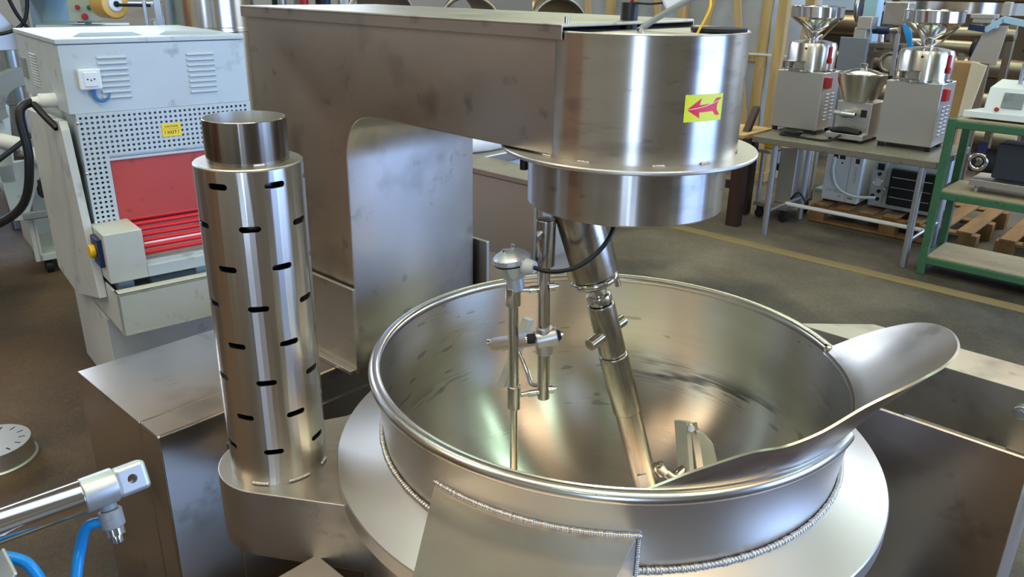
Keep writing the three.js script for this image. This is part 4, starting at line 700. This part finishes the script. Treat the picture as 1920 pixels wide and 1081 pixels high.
{
  const t = gthing('gear_pump', 'dark motor pump with chrome clamp on the middle green shelf', 'pump', 0.05, 0.562, -4.24);
  part(t, 'bed', bx(-0.30, 0.6, 0.045, 0.085, -0.12, 0.14, 0.003), M.dull, 'steel bed plate');
  part(t, 'motor', bx(-0.2, 0.02, 0.10, 0.31, -0.1, 0.1, 0.01), std({ color: 0x2c333c, roughness: 0.5 }), 'dark square motor');
  part(t, 'gear_box', bx(0.02, 0.18, 0.085, 0.30, -0.09, 0.11, 0.006), M.dull, 'steel gear box');
  part(t, 'end_motor', [bx(0.2, 0.55, 0.1, 0.28, -0.1, 0.1, 0.02)], M.dark);
  part(t, 'pump_head', [bar(V3(-0.2, 0.19, 0.03), V3(-0.34, 0.19, 0.06), 0.075)], M.dark);
  part(t, 'clamp_ring', [new THREE.TorusGeometry(0.045, 0.013, 10, 32).translate(-0.28, 0.19, 0.12), bar(V3(-0.28, 0.19, 0.09), V3(-0.28, 0.19, 0.125), 0.026)], M.chrome, 'chrome clamp ring');
  part(t, 'badge', bx(-0.30, -0.25, 0.24, 0.31, 0.11, 0.116, 0.002), M.navy);
  part(t, 'foot', [bar(V3(-0.26, 0, 0.1), V3(-0.26, 0.05, 0.1), 0.012), bar(V3(0.5, 0, 0.1), V3(0.5, 0.05, 0.1), 0.012), bar(V3(-0.26, 0, -0.09), V3(-0.26, 0.05, -0.09), 0.012)], M.chrome);
  part(t, 'red_clip', bx(-0.02, 0.06, 0.31, 0.33, 0.06, 0.1), M.red);
}
{ const a = gp(1772, 115, -5.45), b = gp(1826, 110, -5.45); const t = gthing('cardboard_box', 'tall open tan cardboard carton standing behind the right grinder', 'box', (a.x + b.x) / 2, 0.147, -5.45); const w = (b.x - a.x) / 2;
  part(t, 'carton', bx(-w, w, 0, a.y - 0.147, -0.22, 0, 0.004), M.card); const h = a.y - 0.147; part(t, 'flap', prism([[w - 0.02, h - 0.4], [w + 0.05, h - 0.38], [w + 0.10, h - 0.01], [w - 0.005, h + 0.015]], 0.02).translate(0, 0, 0.0), std({ color: 0xd8c4a8, roughness: 0.8 }), 'torn pale flap'); }
// dark wooden stand, cart and bench between drum and table
{
  const t = gthing('dark_wooden_stand', 'dark brown wooden trestle stand behind the motor drum', 'stand', -1.95, 0, -4.4);
  for (const [x, z] of [[0.14, 0.22], [0.02, -0.16], [-0.5, 0.22], [-0.6, -0.16]]) part(t, 'leg', bx(x - 0.05, x + 0.05, 0, 0.68, z - 0.04, z + 0.04, 0.004), M.woodDark, 'dark timber leg');
  part(t, 'rail', [bx(-0.6, 0.14, 0.28, 0.34, 0.19, 0.23), bx(-0.6, 0.1, 0.56, 0.64, 0.19, 0.23), bx(-0.6, 0.06, 0.56, 0.64, -0.18, -0.14), beam(V3(0.12, 0.6, 0.22), V3(0.04, 0.85, -0.14), 0.05, 0.04)], M.woodDark);
  part(t, 'top', bx(-0.65, 0.16, 0.66, 0.70, -0.22, 0.26), M.wood, 'pale wooden top');
}
{
  const t = gthing('steel_cart', 'low steel cart on casters with tilted steel box beside table legs', 'cart', -1.70, 0, -4.75);
  part(t, 'deck', bx(-0.12, 0.155, 0.10, 0.13, -0.25, 0.25, 0.004), M.tableEdge); part(t, 'upper_deck', bx(-0.14, -0.03, 0.52, 0.545, -0.25, 0.25, 0.004), M.tubeSteel);
  for (const [x, z] of [[-0.1, 0.22], [-0.1, -0.22], [0.14, -0.23]]) part(t, 'post', bar(V3(x, 0.12, z), V3(x, 0.53, z), 0.016), M.tubeSteel);
  for (const [x, z] of [[-0.08, 0.2], [0.12, 0.2], [-0.08, -0.2], [0.12, -0.2]]) part(t, 'caster', [bar(V3(x, 0.035, z - 0.02), V3(x, 0.035, z + 0.02), 0.035), bx(x - 0.02, x + 0.02, 0.05, 0.10, z - 0.025, z + 0.025)], M.rubber);
}
{ const t = gthing('steel_case', 'plain steel case with black plug standing on the low cart', 'case', -1.63, 0.13, -4.76, undefined, 0.0); part(t, 'case_body', bx(-0.07, 0.07, 0, 0.44, -0.18, 0.15, 0.006), M.dull); part(t, 'plug', bar(V3(-0.068, 0.26, 0.05), V3(-0.12, 0.26, 0.06), 0.03), M.black); part(t, 'lead', tube([V3(0.07, 0.05, 0.16), V3(0.14, 0.12, 0.2), V3(0.2, 0.08, 0.22), V3(0.22, 0.0, 0.2)], 0.007), M.rubber); }
single('yellow_tray', 'yellow plastic tray lying on the low steel cart', 'tray', merge([bx(-0.05, 0.05, 0, 0.02, -0.08, 0.08, 0.006), bx(-0.05, 0.05, 0.01, 0.055, -0.08, -0.068), bx(-0.05, 0.05, 0.01, 0.05, 0.068, 0.08)]), M.yellow, grid(-1.785, 0.545, -4.68), TH);
// plastic-wrapped crate with timber frame
{
  const t = gthing('wrapped_crate', 'tall timber-framed crate wrapped in crinkled clear film behind the motor drum', 'crate', -4.0, 0, -6.6);
  const L = 1.35, D2 = 0.55, H2 = 2.3;
  for (const [x, z] of [[-L, D2], [L, D2], [-L, -D2], [L, -D2], [-0.45, D2], [0.45, D2]]) part(t, 'post', bx(x - 0.045, x + 0.045, 0, H2, z - 0.03, z + 0.03), M.wood, 'pale timber post');
  for (const y of [0.1, 1.1, H2 - 0.05]) for (const z of [D2, -D2]) part(t, 'rail', bx(-L, L, y - 0.045, y + 0.045, z - 0.055, z - 0.032), M.wood);
  for (const x of [-0.9, 0.0, 0.9]) { part(t, 'brace', beam(V3(x - 0.4, 0.15, D2 + 0.045), V3(x + 0.02, 2.2, D2 + 0.045), 0.07, 0.022), M.wood, 'slanting timber brace'); part(t, 'brace', beam(V3(x + 0.44, 0.15, D2 + 0.07), V3(x + 0.06, 2.2, D2 + 0.07), 0.07, 0.022), M.wood, 'slanting timber brace'); }
  const wrap = []; const crinkle = (w, h) => { const g = new THREE.PlaneGeometry(w, h, 50, 60); const p = g.attributes.position; for (let i = 0; i < p.count; i++) p.setZ(i, 0.018 * (fbm(p.getX(i) * 0.12 + 0.5, p.getY(i) * 0.3 + 0.5, 16, 4) - 0.5) * 2); g.computeVertexNormals(); return g; };
  part(t, 'film_wrap', [crinkle(2 * L, H2).translate(0, H2 / 2, D2 - 0.075), crinkle(2 * D2, H2).rotateY(Math.PI / 2).translate(L + 0.06, H2 / 2, 0)], M.film, 'crinkled clear wrapping film');
  part(t, 'content', bx(-1.1, 1.1, 0.1, 2.0, -0.45, 0.3, 0.03), std({ color: 0x8d847a, roughness: 0.55, metalness: 0.2 }), 'greyish wrapped machine');
  part(t, 'strap', [bx(-L, L + 0.3, 1.12, 1.14, D2 + 0.035, D2 + 0.04)], M.white);
}
{ // free-standing timber of the next crate
  const t = gthing('timber_frame', 'pale upright timber post frame left of the work table', 'timber frame', -2.35, 0, -5.75);
  part(t, 'post', bx(-0.045, 0.045, 0, 2.3, -0.035, 0.035), M.wood, 'pale timber post'); part(t, 'post', bx(-0.045, 0.045, 0, 2.3, -0.6, -0.53), M.wood);
  part(t, 'rail', [bx(-0.03, 0.03, 2.2, 2.29, -0.56, 0)], M.wood); part(t, 'rail', bx(-0.05, 0.05, 0.0, 0.09, -0.6, 0.05), M.wood);
}
// steel machine cabinet, table and bag seen under the arm
{
  const t = gthing('neighbour_kettle_cabinet', 'brownish steel machine cabinet seen between column and agitator', 'cabinet', -1.55, 0, -1.25);
  part(t, 'case', bx(-0.65, 0.50, 0.0, 0.985, 0.14, 0.31, 0.008), M.dull, 'dull reflecting case'); part(t, 'top_rail', bx(-0.66, 0.51, 0.985, 1.012, 0.13, 0.322, 0.006), M.plate, 'bright folded top edge');
  part(t, 'edge_post', bx(0.50, 0.53, 0, 0.93, 0.2, 0.3, 0.003), M.tubeSteel);
}
{
  const t = gthing('steel_bench', 'blue-grey steel bench under a white bag beyond the machine cabinet', 'bench', -2.25, 0, -1.85);
  part(t, 'bench_top', bx(-0.37, 0.37, 0.85, 0.90, -0.68, 0.68, 0.006), M.sheet); part(t, 'drawer_front', bx(0.33, 0.35, 0.35, 0.845, -0.64, 0.64), M.paint, 'pale blue-grey front');
  for (const x of [-0.33, 0.31]) for (const z of [-0.62, 0.62]) part(t, 'leg', bx(x - 0.02, x + 0.02, 0, 0.85, z - 0.02, z + 0.02), M.tubeSteel);
}
{ const g = new THREE.SphereGeometry(0.5, 32, 20).scale(0.5, 0.2, 0.62); const p = g.attributes.position; for (let i = 0; i < p.count; i++) { const k = 1 + 0.25 * (fbm(p.getX(i) * 0.6 + 0.5, p.getZ(i) * 0.6 + 0.5 + p.getY(i), 8, 4) - 0.5); p.setXYZ(i, p.getX(i) * k, Math.max(-0.05, p.getY(i) * k), p.getZ(i) * k); } g.translate(0, 0.05, 0); g.computeVertexNormals(); single('white_bag', 'crumpled white plastic bag lying on the steel bench', 'bag', g, M.bag, grid(-2.17, 0.90, -1.62), TH); }
single('hanging_pin', 'small black threaded pin hanging under the flange edge', 'pin', merge([bar(V3(0, 0, 0), V3(0, 0.045, 0), 0.0085), bar(V3(0, 0.04, 0), V3(0, 0.06, 0), 0.006)]), M.black, grid(-0.19, 1.353, 0.10), TH);
// far row: duct elbows, pipes, tanks, panels
{
  const dd = ray(880, 60); dd.y = 0; dd.normalize(); const p = V3().addScaledVector(dd, 7.8);
  const t = thing('pipe_rack', 'grey steel rack under the duct elbows behind the mixer arm', 'rack', p);
  part(t, 'rack_top', bx(-1.5, 1.0, 0.92, 1.0, -0.45, 0.45), M.grey); for (const x of [-1.45, -0.2, 0.95]) for (const z of [-0.4, 0.4]) part(t, 'leg', bx(x - 0.03, x + 0.03, 0, 0.92, z - 0.03, z + 0.03), M.grey);
  [[-0.95, 0.34, 0.5, 'bronze-toned duct elbow with wide open mouth at the rack end near the canisters'], [-0.02, 0.3, -0.1, 'bronze-toned duct elbow lying in the middle of the grey rack'], [0.7, 0.3, 0.4, 'bronze-toned duct elbow at the rack end beside the wrapped crate']].forEach(([x, R, turn, lab]) => {
    const e = thing('duct_elbow', lab, 'duct elbow', p.clone().add(V3(x, 1.012, 0)), turn);
    const arc = Array.from({ length: 12 }, (_, i) => { const a = i / 11 * 1.25; return V3(R * 0.75 * Math.cos(a) - R * 0.55, R, -R * 0.9 * Math.sin(a) + 0.2); });
    const tg = new THREE.TubeGeometry(new THREE.CatmullRomCurve3(arc), 24, R, 48, false), tg2 = new THREE.TubeGeometry(new THREE.CatmullRomCurve3(arc), 24, R - 0.012, 48, false);
    part(e, 'elbow', tg, M.bronze, 'curved duct'); part(e, 'elbow_inside', tg2, M.bronze);
    part(e, 'elbow_ring', new THREE.TorusGeometry(R - 0.006, 0.014, 10, 56).translate(arc[0].x, arc[0].y, arc[0].z), M.bronze);
  });
}
{
  const d = ray(640, 60); d.y = 0; d.normalize(); const p = V3().addScaledVector(d, 9.4);
  const t = thing('bottle_bench', 'grey bench far behind the mixer arm', 'bench', p, -0.1);
  part(t, 'bench_top', bx(-0.9, 0.7, 1.24, 1.28, -0.3, 0.3), M.tubeSteel); for (const x of [-0.85, 0.65]) for (const z of [-0.25, 0.25]) part(t, 'leg', bx(x - 0.03, x + 0.03, 0, 1.24, z - 0.03, z + 0.03), M.tubeSteel);
  const ms = ['dark', 'tubeSteel', 'grey', 'red', 'dark', 'navy', 'tubeSteel', 'plastic', 'dark', 'tubeSteel', 'grey', 'lightBlue'], nm = ['black', 'bright steel', 'grey', 'red', 'dark', 'navy', 'steel', 'white', 'black', 'silver', 'grey', 'pale blue'];
  ms.forEach((m, i) => single('bench_canister', nm[i] + ' canister in the row on the far grey bench', 'canister', lathe([[0.001, 0], [0.045, 0], [0.048, 0.01], [0.048, 0.26 + 0.05 * (i % 3)], [0.02, 0.32 + 0.05 * (i % 3)], [0.02, 0.40], [0.001, 0.40]], 20), M[m], p.clone().add(V3(-0.75 + i * 0.125, 1.28, 0.15 * ((i % 2) - 0.5)).applyAxisAngle(V3(0, 1, 0), -0.1)), 0, 'canisters on the far bench'));
}
{ // stacked brown pipes behind the table row
  const a = gp(1470, 60, -8.0), b = gp(1840, 60, -8.0), x0 = a.x - 0.35, L = b.x - a.x + 0.9;
  const t = gthing('pipe_stack', 'rack of thick brown horizontal pipes standing behind the table row', 'pipe rack', x0, 0, -8.0);
  [0.32, 0.66, 1.0, 1.36, 1.72].forEach((y, i) => part(t, 'pipe', bar(V3(i === 2 ? 0.2 : 0, y, 0), V3(i === 3 ? L * 0.42 : L, y, 0), i % 2 ? 0.125 : 0.1, i % 2 ? 0.125 : 0.1), M.bronze, 'thick brown pipe'));
  for (const x of [0.1, L * 0.5, L - 0.1]) { part(t, 'upright', bx(x - 0.035, x + 0.035, 0, 2.0, -0.24, -0.17), M.tableEdge); for (const y of [0.2, 0.54, 0.88, 1.21, 1.6]) part(t, 'bracket', bx(x - 0.03, x + 0.03, y - 0.03, y, -0.18, 0.12), M.woodDark); }
  part(t, 'back_sheet', bx(0, L, 0.1, 1.5, -0.30, -0.27), std({ color: 0x5f4c3c, roughness: 0.6 }));
  const e = gp(1612, 12, -7.9); part(t, 'end_flange', bar(V3(e.x - x0 - 0.03, e.y, 0.02), V3(e.x - x0 + 0.03, e.y, 0.02), 0.19), M.sheet, 'bright round flange'); part(t, 'flange_hub', bar(V3(e.x - x0 + 0.03, e.y - 0.02, 0.03), V3(e.x - x0 + 0.06, e.y - 0.02, 0.06), 0.05), M.navy);
}
function frameAt(name, label, cat, px, z) { const q = gp(px, 200, z); const t = gthing(name, label, cat, q.x, 0, z); t.at = (x, y, dz = 0) => { const w = gp(x, y, z + dz); return V3(w.x - q.x, w.y, dz); }; return t; }
{
  const t = frameAt('steel_screen', 'plain grey steel screen standing behind the left grinder', 'screen', 1598, -5.85), a = t.at(1578, 69), b = t.at(1620, 130);
  part(t, 'sheet', bx(a.x, b.x, 0.3, a.y, -0.02, 0.02, 0.003), std({ color: 0x8b9098, roughness: 0.4, metalness: 0.6 }));
  part(t, 'foot', [bx(a.x + 0.02, b.x - 0.02, 0.0, 0.03, -0.12, 0.12), bx(a.x + 0.08, a.x + 0.12, 0.02, 0.32, -0.02, 0.02)], M.grey);
  const h0 = t.at(1600, 66), h1 = t.at(1632, 32); part(t, 'spout_head', [bx(h0.x, h1.x, h1.y - 0.1, h1.y, -0.2, -0.05), bx(h0.x - 0.02, h0.x + 0.08, a.y - 0.1, h1.y - 0.09, -0.16, -0.06)], M.dull, 'square steel spout head');
}
{
  const t = frameAt('pale_column', 'pale blue square steel column behind the steel screen', 'column', 1632, -6.45), a = t.at(1621, 40), b = t.at(1646, 40);
  part(t, 'column', bx(a.x, b.x, 0.012, 3.2, -0.08, 0.08, 0.006), M.lightBlue); part(t, 'foot_plate', bx(a.x - 0.06, b.x + 0.06, 0, 0.014, -0.13, 0.13), M.grey);
}
{
  const t = frameAt('blue_motor_unit', 'navy blue motor with square steel housing and blue air tubes behind the mill', 'motor', 1680, -6.1);
  part(t, 'motor', bar(t.at(1637, 56), t.at(1668, 57), 0.032), M.navy, 'navy motor body'); part(t, 'coupling', [bar(t.at(1668, 57), t.at(1684, 56), 0.02), bar(t.at(1652, 64), t.at(1652, 80), 0.025)], M.chrome, 'bright coupling');
  const h0 = t.at(1651, 47), h1 = t.at(1704, 4), h2 = t.at(1716, 48); part(t, 'housing', bx(h0.x, h1.x, h0.y, h1.y, -0.22, -0.02, 0.012), M.sheet, 'square steel housing'); part(t, 'housing_side', bx(h1.x, h2.x, h2.y, h1.y - 0.06, -0.2, -0.08, 0.008), M.dull);
  const r0 = t.at(1622, 82), r1 = t.at(1700, 84); part(t, 'cross_rail', bx(r0.x, r1.x, r1.y - 0.04, r1.y, -0.2, 0), M.bronze); const r2 = t.at(1622, 96), r3 = t.at(1695, 100); part(t, 'cross_rail', bx(r2.x, r3.x, r3.y - 0.05, r3.y, -0.2, 0), M.bronze);
  part(t, 'leg', bx(r0.x, r0.x + 0.05, 0, r1.y, -0.15, -0.1), M.bronze); part(t, 'leg', bx(r1.x - 0.05, r1.x, 0, r1.y, -0.15, -0.1), M.bronze); part(t, 'leg', bx((h0.x + h1.x) / 2 - 0.03, (h0.x + h1.x) / 2 + 0.03, r1.y - 0.01, h0.y + 0.01, -0.15, -0.09), M.bronze);
  part(t, 'slanting_bar', beam(t.at(1684, 64, 0.05), t.at(1672, 142, 0.05), 0.035, 0.025), M.tubeSteel, 'slanting flat bar');
  for (let i = 0; i < 7; i++) part(t, 'air_tube', tube([t.at(1693 + i * 1.4, 46, 0.06), t.at(1697 + i * 1.8, 62, 0.07), t.at(1702 + i * 1.2, 82, 0.07), t.at(1706 + i * 0.5, 104, 0.06)], 0.007, 20), M.blueHose, 'blue air tube');
  part(t, 'flange_ring', new THREE.TorusGeometry(0.075, 0.016, 10, 40).translate(t.at(1668, 117, 0.03).x, t.at(1668, 117, 0.03).y, 0.03), M.bronze); part(t, 'flange_disc', bar(V3(t.at(1668, 117).x, t.at(1668, 117).y, -0.05), V3(t.at(1668, 117).x, t.at(1668, 117).y, 0.02), 0.07), M.dull);
}
tank('big_steel_tank', 'large bright steel tank standing behind the right grinder', 1790, 0, 11.0, 0.52, 1.32, 3.2, M.drum);
{
  const t = frameAt('lever_machine', 'steel machine with bent pale blue lever and navy grip behind the green shelf', 'machine', 1830, -6.75);
  const d0 = t.at(1705, 82), d1 = t.at(1824, 90); part(t, 'duct', bar(d0, d1, 0.055), M.bronze, 'horizontal brown duct'); part(t, 'duct_ring', bar(t.at(1822, 90), t.at(1829, 91), 0.075), M.dark);
  const b0 = t.at(1705, 60, -0.25), b1 = t.at(1905, 66, -0.25); part(t, 'duct', bar(b0, b1, 0.06), M.bronze, 'horizontal brown duct');
  const q = [[1814, 122], [1868, 122], [1892, 48], [1850, 50]].map(([x, y]) => t.at(x, y, 0.1)); part(t, 'plate', prism(q.map((p) => [p.x, p.y]), 0.025).translate(0, 0, 0.1), M.dull, 'slanted steel plate');
  part(t, 'lever', [beam(t.at(1847, 57, 0.2), t.at(1882, 36, 0.2), 0.045, 0.035), beam(t.at(1880, 36, 0.2), t.at(1930, 46, 0.2), 0.05, 0.035)], M.lightBlue, 'bent pale blue lever'); part(t, 'lever_grip', beam(t.at(1817, 50, 0.2), t.at(1847, 55, 0.2), 0.05, 0.045), M.navy, 'navy lever grip');
  part(t, 'lever_pivot', bar(t.at(1866, 48, 0.1), t.at(1866, 48, 0.2), 0.03), M.tubeSteel);
  const f0 = t.at(1826, 42, -0.3), f1 = t.at(1866, 27, -0.3); part(t, 'valve_block', [bx(f0.x, f1.x, f0.y, f1.y - 0.03, -0.36, -0.24), bx(f0.x - 0.02, f1.x + 0.02, f1.y - 0.035, f1.y, -0.38, -0.22)], M.dull); const g0 = t.at(1880, 30, -0.3), g1 = t.at(1900, 4, -0.3); part(t, 'gauge_block', bx(g0.x, g1.x, g0.y, g1.y, -0.34, -0.26), M.dull);
  part(t, 'post', bx(d0.x, d0.x + 0.05, 0, d0.y, -0.03, 0.03), M.bronze); part(t, 'post', bx(d1.x - 0.1, d1.x - 0.05, 0, d1.y, -0.03, 0.03), M.bronze); const k0 = t.at(1842, 122, 0.1); part(t, 'post', bx(k0.x - 0.06, k0.x + 0.06, 0, k0.y + 0.02, 0.1, 0.125), M.bronze); part(t, 'post', bx(b1.x - 0.06, b1.x, 0, f0.y + 0.01, -0.28, -0.22), M.bronze); part(t, 'post', bx(f0.x + 0.02, f0.x + 0.07, 0, f0.y + 0.01, -0.33, -0.28), M.bronze);
}
{ const t = gthing('dark_storage_block', 'dark brown machine mass on the far floor behind the pipe rack', 'machine', -0.5, 0, -11.4); part(t, 'body', bx(-4.0, 3.0, 0, 0.95, -0.4, 0.4, 0.02), std({ color: 0x5c4a3a, roughness: 0.6, map: again(grime, 2) })); part(t, 'rail', bx(-4.0, 3.0, 0.95, 1.02, -0.42, 0.42), M.bronze); }

// pieces that belong to one part hang under that part
function nest(name, parent, kids) { for (const t of scene.children) { if (t.name.replace(/_\d{3}$/, '') !== name) continue; const P = t.children.find((c) => c.name === parent); if (P) t.children.filter((c) => kids.includes(c.name)).forEach((c) => P.add(c)); } }
nest('temperature_probe', 'head', ['head_seal', 'head_cap', 'cap_rib', 'cap_screw', 'gland']); nest('temperature_probe', 'stem', ['stem_collar', 'clamp_pin']);
nest('mixing_head', 'hub', ['hub_flange', 'hub_bolt']); nest('mixing_head', 'shaft', ['shaft_ring', 'shaft_groove', 'shaft_fork', 'fork_tongue', 'cross_pin']); nest('mixing_head', 'clamp', ['clamp_cap', 'clamp_bolt']); nest('mixing_head', 'side_rod', ['rod_nut']); nest('mixing_head', 'foot_holder', ['holder_bolt']); nest('mixing_head', 'scraper_arm', ['arm_bolt', 'brace_rod']);
nest('mixer_gantry', 'motor_drum', ['drum_top', 'inspection_cover', 'sticker', 'weld_tack']); nest('mixer_gantry', 'lid', ['lid_screw']); nest('mixer_gantry', 'lower_drum', ['drum_base']);
nest('tilting_kettle', 'apron_box', ['apron_weld', 'corner_weld']); nest('tilting_kettle', 'kettle_wall', ['weld_bead']); nest('exhaust_chimney', 'pipe', ['pipe_lining']); nest('exhaust_chimney', 'sleeve', ['sleeve_top', 'weld_tack']);
nest('base_cabinet', 'front_rail', ['door']); nest('pivot_frame', 'arm', ['bolt', 'ledge']);
nest('shrink_tunnel', 'socket', ['socket_face', 'socket_hole', 'wire']); nest('shrink_tunnel', 'upper_box', ['louver', 'upper_lid', 'roof_vent', 'side_vent', 'data_plate']); nest('shrink_tunnel', 'perforated_panel', ['sticker', 'screw']); nest('shrink_tunnel', 'conveyor_end', ['emergency_stop', 'switch_block']);
nest('control_box', 'box', ['push_button']); nest('film_reel_stand', 'film_roll', ['core']); nest('pneumatic_cylinder', 'end_cap', ['lug']); nest('pneumatic_cylinder', 'fitting', ['fitting_nut']);
nest('food_grinder', 'body', ['louver', 'switch', 'foot']); nest('food_grinder', 'chamber', ['chamber_base', 'outlet', 'peep_hole', 'latch']); nest('food_grinder', 'hopper', ['hopper_strut', 'thumb_screw']); nest('juice_mill', 'lid', ['lid_knob']); nest('juice_mill', 'body', ['vent', 'valve']);
nest('water_chiller', 'case', ['front_panel', 'handle', 'foot']); nest('vacuum_oven', 'control_panel', ['display', 'gauge', 'gauge_ring', 'knob']); nest('vacuum_oven', 'door', ['door_bar', 'door_latch']);
nest('cup_sealer', 'sloped_panel', ['data_plate', 'screen', 'button']); nest('gear_pump', 'pump_head', ['clamp_ring', 'badge']); nest('caster_machine', 'knob_block', ['knob']); nest('caster_machine', 'bracket', ['bracket_link']); nest('duct_elbow', 'elbow', ['elbow_inside', 'elbow_ring']); nest('lever_machine', 'lever', ['lever_grip', 'lever_pivot']);

renderer.render(scene, camera);
